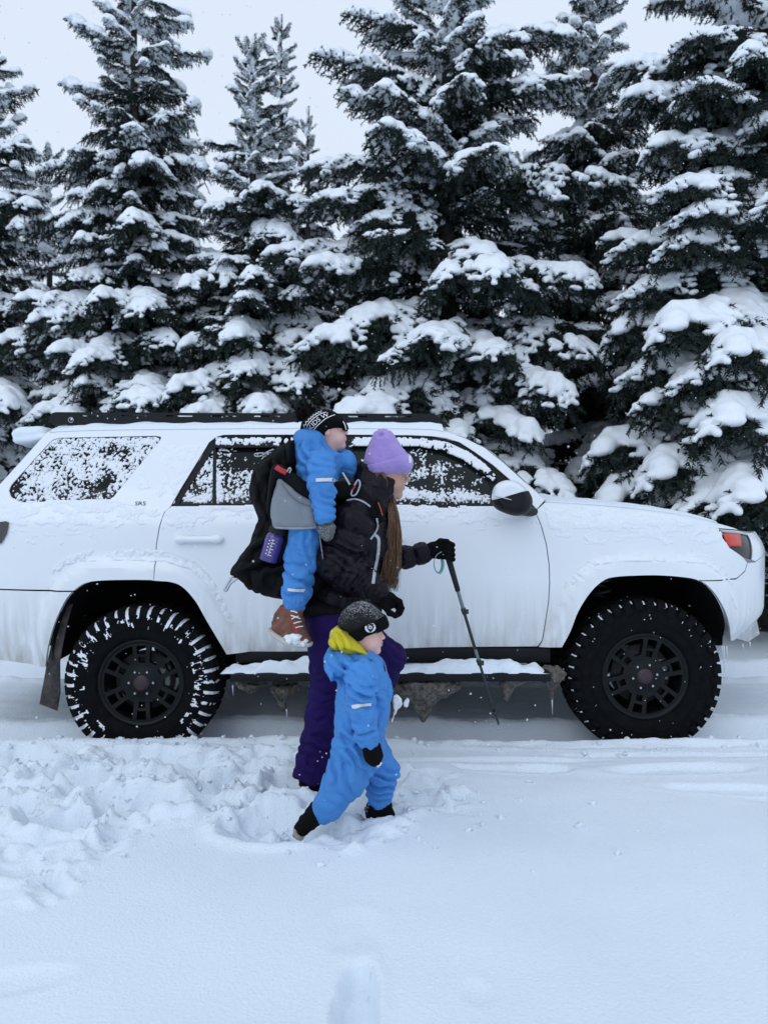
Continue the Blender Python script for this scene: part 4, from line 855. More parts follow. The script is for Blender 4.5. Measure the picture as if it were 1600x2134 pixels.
# --- wheels
def wheel(xw, zw, rot, heavy, label):
    w = bpy.data.objects.new('wheel', None); COL.objects.link(w); w.parent = car; w.matrix_parent_inverse = Matrix.Translation((0, -YC, 0)); w['label'] = label
    R0, Y0 = .427, 4.20; M = Matrix.Translation((xw, Y0, zw)) @ Matrix.Rotation(-math.pi / 2, 4, 'X')      # local z -> +y (away from the camera)
    tr = [(.236, .035), (.244, .014), (.262, .006), (.30, .000), (.345, .000), (.378, .008), (.400, .022), (.4105, .045), (.4135, .09), (.414, .14), (.4135, .19), (.4105, .235), (.400, .258), (.378, .272), (.30, .28), (.236, .245)]
    obj('tyre', lathe('tyre', tr, 96, M), RUBBER, w)
    V, F = [], []
    def pt(r, a, y): return np.array(M @ Vector((r * math.cos(a), r * math.sin(a), y)))
    def hexa(a0, a1, prof_in, prof_out, sk=0.0):
        """block between two radial profiles (lists of (r, y)) over the angle a0..a1"""
        n = len(prof_in); o = len(V)
        for s, a in ((0, a0), (1, a1)):
            for (r, y), (r2, y2) in zip(prof_in, prof_out): V.append(pt(r, a + sk * y, y)); V.append(pt(r2, a + sk * y2, y2))
        k = 2 * n
        for i in range(n - 1): F.append((o + 2 * i + 1, o + 2 * i + 3, o + k + 2 * i + 3, o + k + 2 * i + 1))
        for b, fl in ((0, 0), (k, 1)):
            for i in range(n - 1):
                q = (o + b + 2 * i, o + b + 2 * i + 2, o + b + 2 * i + 3, o + b + 2 * i + 1); F.append(q if fl else q[::-1])
        F.append((o, o + 1, o + k + 1, o + k)); F.append((o + 2 * n - 2, o + k + 2 * n - 2, o + k + 2 * n - 1, o + 2 * n - 1))
    N = 40; pit = 2 * math.pi / N
    for i in range(N):
        a = i * pit; long = i % 2 == 0; lr = .352 if long else .368
        si = [(lr, .004), (.378, .006), (.400, .020), (.410, .046), (.410, .082)]; so = [(lr + .002, -.0015), (.384, -.004), (.414, .008), (R0, .036), (R0 + .001, .080)]
        hexa(a, a + pit * .66, si, so, .25)
        hexa(a, a + pit * .66, [(r, .28 - y) for r, y in si[::-1]], [(r, .28 - y) for r, y in so[::-1]], .25)
        hexa(a + pit * .3, a + pit * .98, [(.411, .090), (.411, .132)], [(R0 + .001, .092), (R0 + .001, .130)], -1.2)
        hexa(a + pit * .1, a + pit * .78, [(.411, .146), (.411, .190)], [(R0 + .001, .148), (R0 + .001, .188)], 1.2)
    # zig-zag ribs low on the sidewall and a raised ring
    for i in range(N):
        a = (i + .2) * pit
        hexa(a, a + pit * .5, [(.318, .001), (.340, .001), (.350, .002)], [(.318, -.0015), (.334, -.003), (.349, -.003)], 0)
    tb = obj('tread_blocks', mesh_np('tread_blocks', np.array(V), F), RUBBER, w, sm=False); tb['kind'] = 'stuff'
    obj('bead_ring', lathe('bead_ring', [(.300, .002), (.3015, -.003), (.305, -.003), (.3065, .002)], 96, M), RUBBER, w)
    # snow pressed into the voids
    nA, nP = 900, 46; th = np.linspace(0, 2 * math.pi, nA, endpoint=False); tt = np.linspace(0, 1, nP)
    pr = [(.300, -.001), (.345, -.001), (.378, .004), (.402, .017), (.4155, .045), (.418, .09), (.4185, .14), (.418, .19), (.4155, .235), (.402, .262)]; cu = np.linspace(0, 1, len(pr))
    rr, yy = np.interp(tt, cu, [p[0] for p in pr]), np.interp(tt, cu, [p[1] for p in pr])
    TH, TT = np.meshgrid(th, tt, indexing='ij'); RR, YY = np.broadcast_to(rr, TH.shape), np.broadcast_to(yy, TH.shape)
    ph = (TH / pit) % 1.0; void = np.where((ph > .66), 1.0, 0.0); up = .5 - .5 * np.sin(TH)
    nz = fbm(np.cos(TH) * 5 + xw, np.sin(TH) * 5, TT * 6, 3); nf = fbm(np.cos(TH) * 30, np.sin(TH) * 30 + xw, TT * 18, 2)
    edge = np.exp(-((TT - .31) / .012) ** 2)                                   # the thin line where tread meets sidewall
    long = (np.floor(TH / pit).astype(int) % 2 == 0)
    if heavy:
        sh = sstep(.25, .33, TT) * sstep(.60, .52, TT); sw = sstep(.11, .16, TT) * sstep(.33, .26, TT); gap2 = np.abs(((ph + .35 * np.sin(TT * 40 + np.floor(TH / pit) * 2.1)) % 1.0) - .5) < .13
        rl = np.random.default_rng(4).uniform(-.35, .35, 64)[np.floor(TH / pit).astype(int)]; c = -.12 + (.80 + rl) * sh * void + (.72 + .8 * rl) * sw * (void + gap2 * .8) + .45 * sh * (nf > .12) * (1 - void) * (rl > .05) + .25 * edge + 1.25 * nz + .6 * nf - .3 * sstep(.55, .65, TT) + .35 * sw * (nf > .22) - .25 * sstep(.4, 1, up) * sw
        keep = c > .12
    else:
        sh = sstep(.27, .33, TT) * sstep(.48, .42, TT); c = -.35 + .75 * sh * void * (np.abs(ph - .83) < .085) + .7 * nz + .4 * nf; keep = c > .10
        keep &= (sh > .3) | (nf > .42) | ((np.abs(TT - .13) < .02) & (nz > .1))
    # a skin over the voids
    Xl = RR + .0012 * nf + .003 * sstep(.3, .45, TT); VV = np.stack([xw + Xl * np.cos(TH), Y0 + YY - .0040, zw - Xl * np.sin(TH)], -1).reshape(-1, 3)
    i = np.arange(TH.size).reshape(TH.shape); i2 = np.roll(i, -1, 0); k2 = keep & np.roll(keep, -1, 0); k2 = k2[:, :-1] & k2[:, 1:]
    Fq = np.stack([i[:, :-1], i[:, 1:], i2[:, 1:], i2[:, :-1]], -1)[k2]; us = np.unique(Fq); mp = np.full(TH.size, -1); mp[us] = np.arange(len(us))
    o = obj('packed_snow', mesh_np('packed_snow', VV[us], mp[Fq]), SNOW_CRUST, w); o['kind'] = 'stuff'
    # rim face with six split spokes
    def arc(r, a0, a1, n=5): return [(r * math.cos(a), r * math.sin(a)) for a in np.linspace(a0, a1, n)]
    dg = math.radians; holes = []
    for k in range(6):
        a = rot + k * math.pi / 3
        holes.append(arc(.205, a - dg(7.5), a + dg(7.5)) + arc(.158, a + dg(8.5), a - dg(8.5))); holes.append(arc(.142, a - dg(7.5), a + dg(7.5)) + arc(.108, a + dg(9), a - dg(9)))
        b = a + math.pi / 6; holes.append(arc(.207, b - dg(15.5), b + dg(15.5), 7) + arc(.165, b + dg(14), b + dg(14), 1) + arc(.118, b + dg(9), b - dg(9), 4) + arc(.165, b - dg(14), b - dg(14), 1))
    V2, F2 = tri_poly(arc(.222, 0, 2 * math.pi * 71 / 72, 72), holes, .02); r = np.hypot(V2[:, 0], V2[:, 1])
    yf = .028 + .012 * sstep(.20, .10, r) - .010 * sstep(.08, .05, r); Vf = np.array([M @ Vector((x, y, d)) for (x, y), d in zip(V2, yf)])
    Fl = [tuple(int(q) for q in f)[::-1] for f in F2]; be = boundary(np.array(Fl)); ids = sorted({q for e in be for q in e}); n = len(Vf); mp = {q: n + k for k, q in enumerate(ids)}
    W = Vf[ids].copy(); W[:, 1] += .035; Vf = np.concatenate([Vf, W]); Fl += [(b, a, mp[a], mp[b]) for a, b in be]
    sharp_obj('rim', mesh_np('rim', Vf, Fl), RIM, w, 30)
    obj('rim_lip', lathe('rim_lip', [(.216, .032), (.222, .022), (.234, .018), (.241, .022), (.242, .032), (.236, .06), (.215, .10), (.205, .23), (.16, .23)], 72, M), RIM, w)
    obj('brake_disc', lathe('brake_disc', [(.0, .085), (.06, .085), (.062, .105), (.165, .105), (.165, .125), (.0, .125)], 40, M), mat('brake_iron', (.09, .09, .095), rough=.5, metal=.6), w)
    obj('caliper', box_me('caliper', M @ Vector((.12 * math.cos(.4), -.12 * math.sin(.4) + .02, .10)), (.035, .03, .055), .01), mat('caliper_grey', (.2, .2, .21), rough=.5), w)
    obj('centre_cap', lathe('centre_cap', [(.0, .018), (.030, .018), (.034, .020), (.037, .026), (.040, .026), (.041, .034)], 32, M), mat('centre_cap', (.028, .020, .022), rough=.5), w)
    for rc in (.029, .039): obj('cap_ring', lathe('cap_ring', [(rc, .0175 if rc < .03 else .0255), (rc + .0014, .0165 if rc < .03 else .0245), (rc + .0028, .0175 if rc < .03 else .0255)], 32, M), mat('dull_red', (.09, .03, .035), rough=.5), w)
    for k in range(6):
        a = rot + math.pi / 6 + k * math.pi / 3 if heavy else rot + k * math.pi / 3 + .15
        c = M @ Vector((.067 * math.cos(a), .067 * math.sin(a), .034)); Mk = Matrix.Translation(c) @ Matrix.Rotation(-math.pi / 2, 4, 'X')
        obj('lug_nut', lathe('lug_nut', [(.0, -.014), (.006, -.014), (.0085, -.010), (.0095, 0), (.0095, .006)], 6, Mk), CHROME, w, sm=False)
    return w
p_r, p_f = P(291, 1425.5, 4.2), P(1347, 1412, 4.2)
wheel(p_r[0], p_r[2], math.pi / 2, True, 'rear wheel with its tread packed full of snow'); wheel(p_f[0], p_f[2], math.pi / 2 + .22, False, 'front wheel with only specks of snow')
for xw, zw in ((p_r[0], p_r[2]), (p_f[0], p_f[2])):
    M = Matrix.Translation((xw, 2 * YC - 4.2, zw)) @ Matrix.Rotation(math.pi / 2, 4, 'X'); w = bpy.data.objects.new('wheel', None); COL.objects.link(w); w.parent = car; w.matrix_parent_inverse = Matrix.Translation((0, -YC, 0))
    obj('tyre', lathe('tyre', [(.236, .035), (.262, .006), (.345, .0), (.40, .022), (.426, .05), (.427, .23), (.40, .258), (.30, .28), (.236, .245)], 64, M), RUBBER, w); obj('rim', lathe('rim', [(0, .05), (.2, .045), (.24, .02), (.242, .05)], 48, M), RIM, w)
# ---------------------------------------------------------------- people, carrier, pole
def prism(f, px, D0, hd, R, sm=3):
    """a traced outline standing D0 away, given depth hd and rounded over a rim of width R"""
    q = [P(u, v, D0) for u, v in px]; q = np.array([(p[0], p[2]) for p in q])
    if sm: q = np.array(spline(list(q), sm, True))
    X, Z = np.broadcast_arrays(f.X[:, 0, :], f.Z[0][None, 0, :] if f.Z.ndim == 2 else f.Z[:, 0, :])
    d = dist_line(X, Z, [tuple(p) for p in q] + [tuple(q[0])]); ins = in_poly(np.stack([X.ravel(), Z.ravel()], 1), q).reshape(X.shape)
    d = np.where(ins, -d, d).astype(np.float32)[:, None, :]; y = (f.Y - D0) * (R / hd)
    return np.sqrt(np.maximum(d + R, 0) ** 2 + y * y) - R
def fld(px, D, pad=.06, h=.005, dep=.2):
    q = np.array([P(u, v, D) for u, v in px]); lo, hi = q.min(0) - pad, q.max(0) + pad; lo[1], hi[1] = D - dep, D + dep
    return Field(lo, hi, h)
def pr(n, D): return n * D / 1600
def cloth(name, col, rough=.75, bump=.25, bs=220, sheen=.15, var=.10, wr=0.0, ws=14.0): return mat(name, col, rough=rough, spec=.14, var=var, vscale=5, bump=bump, bscale=bs, sheen=sheen, wrinkle=wr, wscale=ws)
BLUE = cloth('blue_shell_fabric', (.066, .245, .60), rough=.6, sheen=.03, wr=.55, ws=11); PUFF = cloth('dark_puffer_nylon', (.009, .007, .0115), rough=.38, bump=.15, sheen=0, wr=.5, ws=16)
PURPLE = cloth('purple_shell_fabric', (.0125, .0035, .068), rough=.7, sheen=0, wr=.5, ws=7); LILAC = cloth('lilac_knit', (.42, .30, .70), rough=.95, bump=.5, bs=420, sheen=.35, var=.06)
BLACKW = cloth('black_knit', (.005, .005, .0055), rough=.95, bump=.8, bs=380, sheen=0); YELLOW = cloth('yellow_lining', (.58, .50, .02), rough=.8, wr=.4, ws=16)
BLACKF = cloth('black_pack_fabric', (.0052, .0056, .0068), rough=.8, bump=.4, bs=300, sheen=0); GREYM = cloth('grey_mesh', (.30, .335, .38), rough=.85, bump=1.0, bs=330)
STRAP = cloth('grey_webbing', (.42, .44, .48), rough=.7); GLOVE = cloth('black_fleece', (.0035, .0035, .004), rough=.95, sheen=0)
REFL = mat('reflective_tape', (.62, .63, .65), rough=.35); WHITE = mat('white_print', (.8, .8, .82), rough=.7); BLACKP = mat('black_print', (.008, .008, .009), rough=.8)
SKIN_W = mat('skin_adult', (.50, .29, .22), rough=.5, spec=.35, var=.05, vscale=14, sss=.15); SKIN_C = mat('skin_child', (.66, .42, .37), rough=.5, spec=.35, var=.07, vscale=12, sss=.15)
LIP = mat('lips', (.48, .20, .18), rough=.4); EYE = mat('eye', (.06, .04, .035), rough=.15, spec=.6); EYEW = mat('eye_white', (.38, .36, .35), rough=.25); HAIR = mat('brown_hair', (.055, .029, .016), rough=.42, spec=.45, col2=(.21, .112, .058), vscale=1.0)
_mp = HAIR.node_tree.nodes.new('ShaderNodeMapping'); _mp.inputs['Scale'].default_value = (190, 190, 5); HAIR.node_tree.links.new(HAIR.node_tree.nodes['Texture Coordinate'].outputs['Object'], _mp.inputs['Vector']); HAIR.node_tree.links.new(_mp.outputs['Vector'], HAIR.node_tree.nodes['Noise Texture'].inputs['Vector'])
BROW = mat('eyebrow', (.06, .038, .028), rough=.8); RED = mat('red_webbing', (.45, .02, .03), rough=.6); TEAL = mat('teal_webbing', (.16, .38, .38), rough=.7)

def face(person, c, scale, yaw, pitch, skin, child=False, roll=0.0, ears=True):
    """head with neck and chest as one skin, features proud of it; local x forward, z up"""
    M = Matrix.Translation(Vector(c)) @ Matrix.Rotation(yaw, 4, 'Z') @ Matrix.Rotation(-pitch, 4, 'Y') @ Matrix.Rotation(roll, 4, 'X') @ Matrix.Scale(scale, 4)
    f = Field((-.14, -.11, -.27), (.135, .11, .13), .0040); ch = 1 if child else 0
    f.add(f.ell((-.010, 0, .02), (.086, .072, .078)), 0); f.add(f.ell((.028, 0, -.035), (.064, .060, .078)), .03)
    f.add(f.ell((.066, 0, -.094), (.020, .022, .017)), .025); f.add(f.ell((.052, .036, -.042 - .006 * ch), (.032, .028, .032 + .004 * ch)), .02); f.add(f.ell((.052, -.036, -.042 - .006 * ch), (.032, .028, .032 + .004 * ch)), .02)
    f.add(f.ell((.075, 0, .040), (.022, .05, .03)), .025)
    for s in (-1, 1):
        f.cut(f.ell((.099, s * .034, .006), (.028, .021, .013)), .012); ears and f.add(f.ell((-.004, s * .074, -.006), (.017, .008, .028)), .008)
        f.add(f.ell((.097, s * .012, -.026), (.010, .008, .007)), .006)
        f.add(f.ell((.073, s * .034, .0125), (.013, .018, .0045)), .006); f.add(f.ell((.072, s * .034, -.0015), (.013, .017, .0045)), .006)
    if child: f.add(f.cone((.086, 0, .004), (.103, 0, -.022), .007, .0105), .012)
    else: f.add(f.cone((.088, 0, .014), (.114, 0, -.021), .0065, .0095), .010)
    f.add(f.ell((.088, 0, -.049), (.012, .023, .0065)), .008); f.add(f.ell((.086, 0, -.062), (.012, .020, .0065)), .009); f.cut(f.ell((.103, 0, -.0553), (.014, .024, .0018)), .003)
    f.add(f.cone((-.02, 0, -.05), (-.045, 0, -.20), .050, .055), .03); f.add(f.cone((-.05, -.03, -.22), (-.05, .03, -.22), .04, .04), .04)
    me = f.mesh('body'); me.transform(M); b = obj('body', me, skin, person)
    def bit(name, fn, m, lo, hi, h=.0016):
        g = Field(lo, hi, h); fn(g); q = g.mesh(name); q.transform(M); return obj(name, q, m, b)
    for s in (-1, 1):
        bit('eye', lambda g: g.add(g.ell((.069, s * .034, .005), (.0125, .0125, .0112)), 0), EYEW, (.05, s * .034 - .018, -.01), (.09, s * .034 + .018, .022))
        bit('iris', lambda g: g.add(g.ell((.0770, s * .0345, .005), (.0055, .0068, .0068)), 0), EYE, (.068, s * .034 - .012, -.006), (.087, s * .034 + .012, .016), .0011)
        bit('eyebrow', lambda g: (g.add(g.cone((.094, s * .014, .026), (.084, s * .050, .027), .0036, .0025), 0)), BROW, (.07, s * .033 - .03, .015), (.105, s * .033 + .03, .04))
    bit('lips', lambda g: (g.add(g.ell((.0893, 0, -.0495), (.0115, .020, .0045)), 0), g.add(g.ell((.0878, 0, -.0608), (.0112, .017, .0050)), .002)), LIP, (.075, -.03, -.072), (.11, .03, -.038))
    return M, b
def decal(name, poly, host_me, m, parent, D, off=.0022, st=.006, holes=(), sm=0):
    """flat print traced at distance D, laid on the surface below it"""
    q = [P(u, v, D) for u, v in poly]; q = [(p[0], p[2]) for p in q]
    if sm: q = [tuple(p) for p in spline([np.array(p) for p in q], sm, True)]
    hs = [[(P(u, v, D)[0], P(u, v, D)[2]) for u, v in h] for h in holes]
    V2, F = tri_poly(q, hs, st); V, F = project(V2, [tuple(int(i) for i in t) for t in F], (0, D, 0), (1, 0, 0), (0, 0, 1), (0, 1, 0), bvh_of(host_me), off, .8)
    return obj(name, mesh_np(name, V, F), m, parent) if len(F) else None
def ribbon(name, pts, w, host_me, m, parent, D, off=.004):
    """webbing laid along traced points on the surface below"""
    c = spline([np.array([P(u, v, D)[0], P(u, v, D)[2]]) for u, v in pts], 6); L, R = [], []
    for i in range(len(c)):
        t = c[min(i + 1, len(c) - 1)] - c[max(i - 1, 0)]; n = np.array([-t[1], t[0]]) / (np.linalg.norm(t) + 1e-9); L.append(c[i] + n * w / 2); R.append(c[i] - n * w / 2)
    bv = bvh_of(host_me); V = []
    for a, b in zip(L, R):
        for s in np.linspace(0, 1, 4): V.append(a + (b - a) * s)
    F = [(4 * i + j, 4 * i + j + 1, 4 * i + j + 5, 4 * i + j + 4) for i in range(len(L) - 1) for j in range(3)]
    V3, F = project(V, F, (0, D, 0), (1, 0, 0), (0, 0, 1), (0, 1, 0), bv, off, .8)
    if not len(F): return None
    n = len(V3); W = V3.copy(); W[:, 1] += .004; be = boundary(F); F = list(F) + [(b, a, a + n, b + n) for a, b in be]
    return obj(name, mesh_np(name, np.concatenate([V3, W]), F), m, parent)

# ================= the adult
DW = 3.45
w_base = P(690, 1640, DW); w_base[2] = 0
woman = thing('person', 'adult in lilac beanie, dark puffer jacket and purple trousers, stepping right with a pole', 'person', w_base)
MW, w_body = face(woman, P(801, 989, DW), .97, .12, math.radians(-2), SKIN_W, ears=False)
f = Field(P(660, 1300, DW) - np.array([.05, .36, .02]), P(905, 950, DW) + np.array([.05, .36, .05]), .0052)
f.add(f.cone(P(704, 1262, DW), P(748, 1125, DW), .128, .140, .022, .085, 0, (1, 1.28, 1)), 0); f.add(f.cone(P(748, 1125, DW), P(768, 1062, DW), .135, .095, .018, .08, .3, (1, 1.4, 1)), .02)
f.add(f.cone(P(742, 1068, DW - .16), P(700, 1172, DW - .20), .092, .082, .024, .088), .012); f.add(f.cone(P(700, 1172, DW - .20), P(788, 1232, DW - .23), .080, .054, .022, .080, .4), .012)
f.add(f.cone(P(770, 1078, DW + .18), P(800, 1172, DW + .24), .085, .070, .018, .08), .02); f.add(f.cone(P(800, 1172, DW + .24), P(880, 1153, DW + .24), .062, .050, .014, .075), .02)
f.add(f.cone(P(766, 1050, DW), P(790, 1008, DW), .092, .088, 0, .1, 0, (1, 1.05, 1)), .03); f.add(f.cone(P(752, 1040, DW), P(762, 972, DW), .06, .046, 0, .1, 0, (1, 1.5, 1)), .03)
f.cut(f.cone(P(798, 1012, DW), P(812, 955, DW), .068, .085), .008); f.cut(f.half(P(806, 992, DW), (-.52, 0, -1)), .006)
f.fold(P(708, 1160, DW - .24), (.6, 0, .8), 0.0090, .035, .10); f.fold(P(735, 1215, DW - .24), (1, 0, -.4), 0.0075, .04, .12, 3); f.noise(.006, 22, 3, 1.0); f.noise(.003, 60, 2, 2.0)
jac = f.mesh('jacket'); jacket = obj('jacket', jac, PUFF, woman)
# trousers
f = Field(P(600, 1650, DW) - np.array([.03, .26, .0]), P(855, 1250, DW) + np.array([.03, .26, .02]), .0055)
f.add(f.ell(P(695, 1285, DW), (.128, .165, .12)), 0)
kA, kB = P(682, 1435, DW - .07), P(657, 1590, DW - .07)
f.add(f.cone(P(692, 1305, DW - .06), kA, .112, .074), .04); f.add(f.cone(kA, kB, .070, .084), .03); f.add(f.cone(kB, P(650, 1622, DW - .07), .084, .094), .01)
kC = P(808, 1372, DW + .07); f.add(f.cone(P(712, 1300, DW + .06), kC, .112, .078), .04); f.add(f.cone(kC, P(766, 1480, DW + .10), .074, .082), .02); f.add(f.cone(P(766, 1480, DW + .10), P(757, 1500, DW + .10), .082, .088), .01)
f.keep(f.half(P(650, 1622, DW - .07), (-.35, 0, -1)), .004); 
f.fold(kA, (0, 0, 1), .006, .05, .14); f.fold(P(665, 1560, DW - .1), (.4, 0, 1), 0.0090, .06, .16, 2); f.fold(kC, (.7, 0, .7), .006, .04, .12, 5); f.noise(.007, 12, 2, 4.0)
obj('trousers', f.mesh('trousers'), PURPLE, woman)
def boot(name, px, D, hd, m, parent, R=.03):
    g = fld(px, D, .05, .004, .12); g.add(prism(g, px, D, hd, R), 0); g.noise(.004, 40, 2); return obj(name, g.mesh(name), m, parent)
boot('boot', [(626, 1606), (676, 1606), (684, 1640), (686, 1660), (628, 1660), (624, 1640)], DW - .07, .05, GLOVE, woman); boot('boot', [(735, 1480), (782, 1480), (790, 1505), (800, 1520), (790, 1530), (735, 1526)], DW + .10, .045, GLOVE, woman)
# beanie
hat = [(786, 897), (800, 894), (815, 899), (828, 917), (841, 936), (854, 952), (857, 966), (851, 981), (822, 990), (783, 997), (767, 985), (758, 968), (760, 948), (768, 928), (777, 906)]
f = fld(hat, DW, .05, .004, .14); f.add(prism(f, hat, DW, .092, .06), 0)
cuff = [(750, 974), (780, 969), (815, 959), (862, 943), (866, 958), (862, 976), (851, 985), (822, 994), (782, 1001), (760, 990)]
base_ = f.f.copy(); f.f = base_ - .008; f.keep(prism(f, cuff, DW, .4, .004), .005); f.noise(.002, 30, 2); wcuff = f.mesh('hat_cuff'); f.f = base_; f.cut(f.ell(P(792, 905, DW - .085), (.016, .03, .012)), .014); f.fold(P(800, 905, DW), (1, 0, .2), .0035, .035, .05); f.noise(.003, 30, 2)
hm = f.mesh('beanie'); bn = obj('beanie', hm, LILAC, woman); obj('hat_cuff', wcuff, LILAC, bn); decal('hat_label', [(850, 951), (856, 951), (857, 966), (851, 967)], wcuff, WHITE, bn, DW)
# hair: many strands from under the beanie down the front of the jacket
r = np.random.default_rng(5); strands = []
for k in range(430):
    s = r.uniform(-1, 1); d = r.uniform(-.05, .05); t0 = r.uniform(0, 1)
    if k < 330: pts = [P(806 + 8 * s, 1018 + 10 * t0, DW + .03 + d * .5), P(814 + 9 * s, 1045, DW + .01 + d * .8), P(821 + 11 * s, 1080, DW + d - .02), P(820 + 14 * s + r.normal(0, 2), 1125, DW + d - .04), P(816 + 16 * s + r.normal(0, 3), 1175, DW + d - .03), P(810 + 15 * s + r.normal(0, 5), 1200 + r.uniform(0, 34), DW + d - .03)]
    else: pts = [P(790 + 9 * s, 982 + 6 * t0, DW - .075 + d * .2), P(795 + 9 * s, 996, DW - .080 + d * .1), P(798 + 8 * s, 1010, DW - .076 + d * .1), P(800 + 6 * s, 1024, DW - .065), P(802 + 5 * s, 1036, DW - .05), P(804 + 4 * s, 1048, DW - .03)]
    strands.append(tube('s', spline(pts, 4), list(np.linspace(.0032, .0009, 21)), 4))
obj('hair', join_me('hair', strands), HAIR, woman)
# gloves
def hand(name, palm, pr_, fingers, thumb, m, parent, wrist):
    allp = np.array([p for fg in fingers for p in fg] + [p for p in thumb] + [palm, wrist]); g = Field(allp.min(0) - .045, allp.max(0) + .045, .0032)
    g.add(g.ell(palm, pr_), 0); g.add(g.cone(wrist, palm, .036, .034), .02)
    for fg in fingers:
        for a, b, r1, r2 in zip(fg[:-1], fg[1:], (.0125, .0115, .0105), (.0115, .0105, .0095)): g.add(g.cone(a, b, r1, r2), .004)
    for a, b, r1 in zip(thumb[:-1], thumb[1:], (.014, .0125)): g.add(g.cone(a, b, r1, r1 - .0015), .006)
    g.noise(.003, 60, 2); return obj(name, g.mesh(name), m, parent)
D2 = DW - .23
hand('glove', P(806, 1252, D2), (.046, .030, .034), [[P(818, 1246 + 4 * i, D2 - .026 + .019 * i), P(833 - i, 1254 + 4 * i, D2 - .024 + .019 * i), P(838 - 2 * i, 1268 + 4 * i, D2 - .02 + .017 * i), P(828 - 2 * i, 1276 + 3 * i, D2 - .018 + .016 * i)] for i in range(4)],
     [P(800, 1262, D2 - .03), P(812, 1278, D2 - .04), P(824, 1282, D2 - .036)], GLOVE, woman, P(785, 1234, D2))
D3 = DW + .24; PG = P(931, 1152, D3)
hand('glove', P(905, 1146, D3 - .01), (.040, .026, .038), [[P(914, 1130 + 10 * i, D3 - .02), P(930, 1128 + 11 * i, D3 - .034), P(944, 1136 + 10 * i, D3 - .014), P(940, 1140 + 9 * i, D3 + .016)] for i in range(4)],
     [P(905, 1136, D3 + .01), P(918, 1127, D3 + .028), P(932, 1128, D3 + .022)], GLOVE, woman, P(884, 1152, D3))

# ================= trekking pole
pole = thing('trekking_pole', 'collapsible trekking pole with black grip and teal wrist loop, held ahead of the adult', 'trekking pole', P(1041, 1517, 3.86))
def pp(u): 
    t = (u - 926) / (1041 - 926); return P(u, 1134 + t * (1517 - 1134) + 18 * math.sin(math.pi * min(1, t * 1.0)) * .35, D3 + t * (3.86 - D3))
def ptube(n, u0, u1, r0, r1, m, k=4): return obj(n, tube(n, [pp(u0 + (u1 - u0) * i / k) for i in range(k + 1)], list(np.linspace(r0, r1, k + 1)), 12), m, pole)
GRIP = mat('pole_foam', (.012, .013, .014), rough=.85, bump=.5, bscale=90); STEELT = mat('pole_teal_grey', (.16, .22, .235), rough=.35, metal=.4); DARKP = mat('pole_dark', (.03, .035, .04), rough=.4, metal=.3)
ptube('grip', 926, 954, .0165, .0125, GRIP); ptube('shaft', 952, 968, .0088, .0088, STEELT); ptube('shaft', 966, 990, .0078, .0078, DARKP); ptube('shaft', 988, 1000, .0076, .0076, STEELT); ptube('shaft', 998, 1033, .0068, .0062, DARKP); ptube('tip', 1031, 1039, .0085, .005, DARKP); ptube('point', 1039, 1041.5, .003, .001, CHROME)
for u in (966, 998): ptube('clamp', u - 1.5, u + 2, .0125, .0115, DARKP); obj('clamp_lever', box_me('clamp_lever', pp(u + .5) + np.array([.014, -.006, 0]), (.008, .006, .012), .003), DARKP, pole)
obj('basket', lathe('basket', [(.006, .006), (.018, .003), (.021, 0), (.018, -.002), (.006, -.003)], 20, Matrix.Translation(Vector(pp(1031))) @ Matrix.Rotation(.28, 4, 'Y')), DARKP, pole)
lp = [(920, 1150), (909, 1158), (904, 1174), (908, 1190), (916, 1194), (922, 1182), (921, 1166), (914, 1152)]
obj('wrist_loop', tube('wrist_loop', spline([P(u, v, D3 - .045 + .004 * i) for i, (u, v) in enumerate(lp)], 5), .0095, 8, True, .22), TEAL, pole)

# ================= child carrier
DC = 3.42
carrier = thing('child_carrier', 'black framed child carrier with grey mesh side pocket, worn on the back of the adult', 'child carrier', P(560, 1246, DC))
f = Field(P(465, 1262, DC) - np.array([.04, .22, .02]), P(720, 905, DC) + np.array([.04, .22, .02]), .0055)
f.add(prism(f, [(600, 925), (572, 940), (545, 962), (529, 990), (523, 1020), (526, 1045), (546, 1088), (580, 1105), (612, 1095), (622, 1000), (618, 935)], DC, .15, .07), 0)
f.add(prism(f, [(548, 1082), (525, 1125), (502, 1162), (484, 1190), (500, 1206), (536, 1232), (587, 1246), (640, 1252), (680, 1220), (690, 1150), (670, 1090), (600, 1080)], DC, .15, .05), .03)
f.add(prism(f, [(575, 966), (600, 985), (640, 1010), (668, 1030), (700, 1030), (735, 1010), (740, 1060), (700, 1120), (600, 1110)], DC + .03, .16, .03), .03)
f.noise(.006, 14, 3); f.fold(P(560, 1000, DC - .15), (1, 0, .3), 0.0090, .06, .14); f.fold(P(560, 1180, DC - .15), (1, 0, -1), 0.0090, .07, .16, 2)
cm = f.mesh('pack_body'); obj('pack_body', cm, BLACKF, carrier)
DP = DC - .245
f = fld([(560, 960), (720, 1110)], DP, .03, .0045, .12); f.add(prism(f, [(573, 966), (600, 978), (640, 1006), (662, 1022), (690, 1030), (694, 1060), (662, 1050), (632, 1038), (604, 1016), (580, 1002), (566, 1070), (556, 1060), (562, 1000)], DP + .04, .05, .02), 0); f.noise(.005, 18, 2); obj('side_wall', f.mesh('side_wall'), BLACKF, carrier)
px = [(580, 997), (604, 1012), (632, 1034), (655, 1046), (659, 1070), (661, 1099), (620, 1103), (575, 1101), (566, 1085), (563, 1067), (570, 1030)]
f = fld(px, DP, .03, .004, .07); f.add(prism(f, px, DP + .012, .030, .030), 0); f.cut(f.ell(P(634, 1040, DP - .045), (.05, .018, .026)), .01); f.noise(.006, 14, 2); gm = f.mesh('mesh_pocket'); mp_ = obj('mesh_pocket', gm, GREYM, carrier)
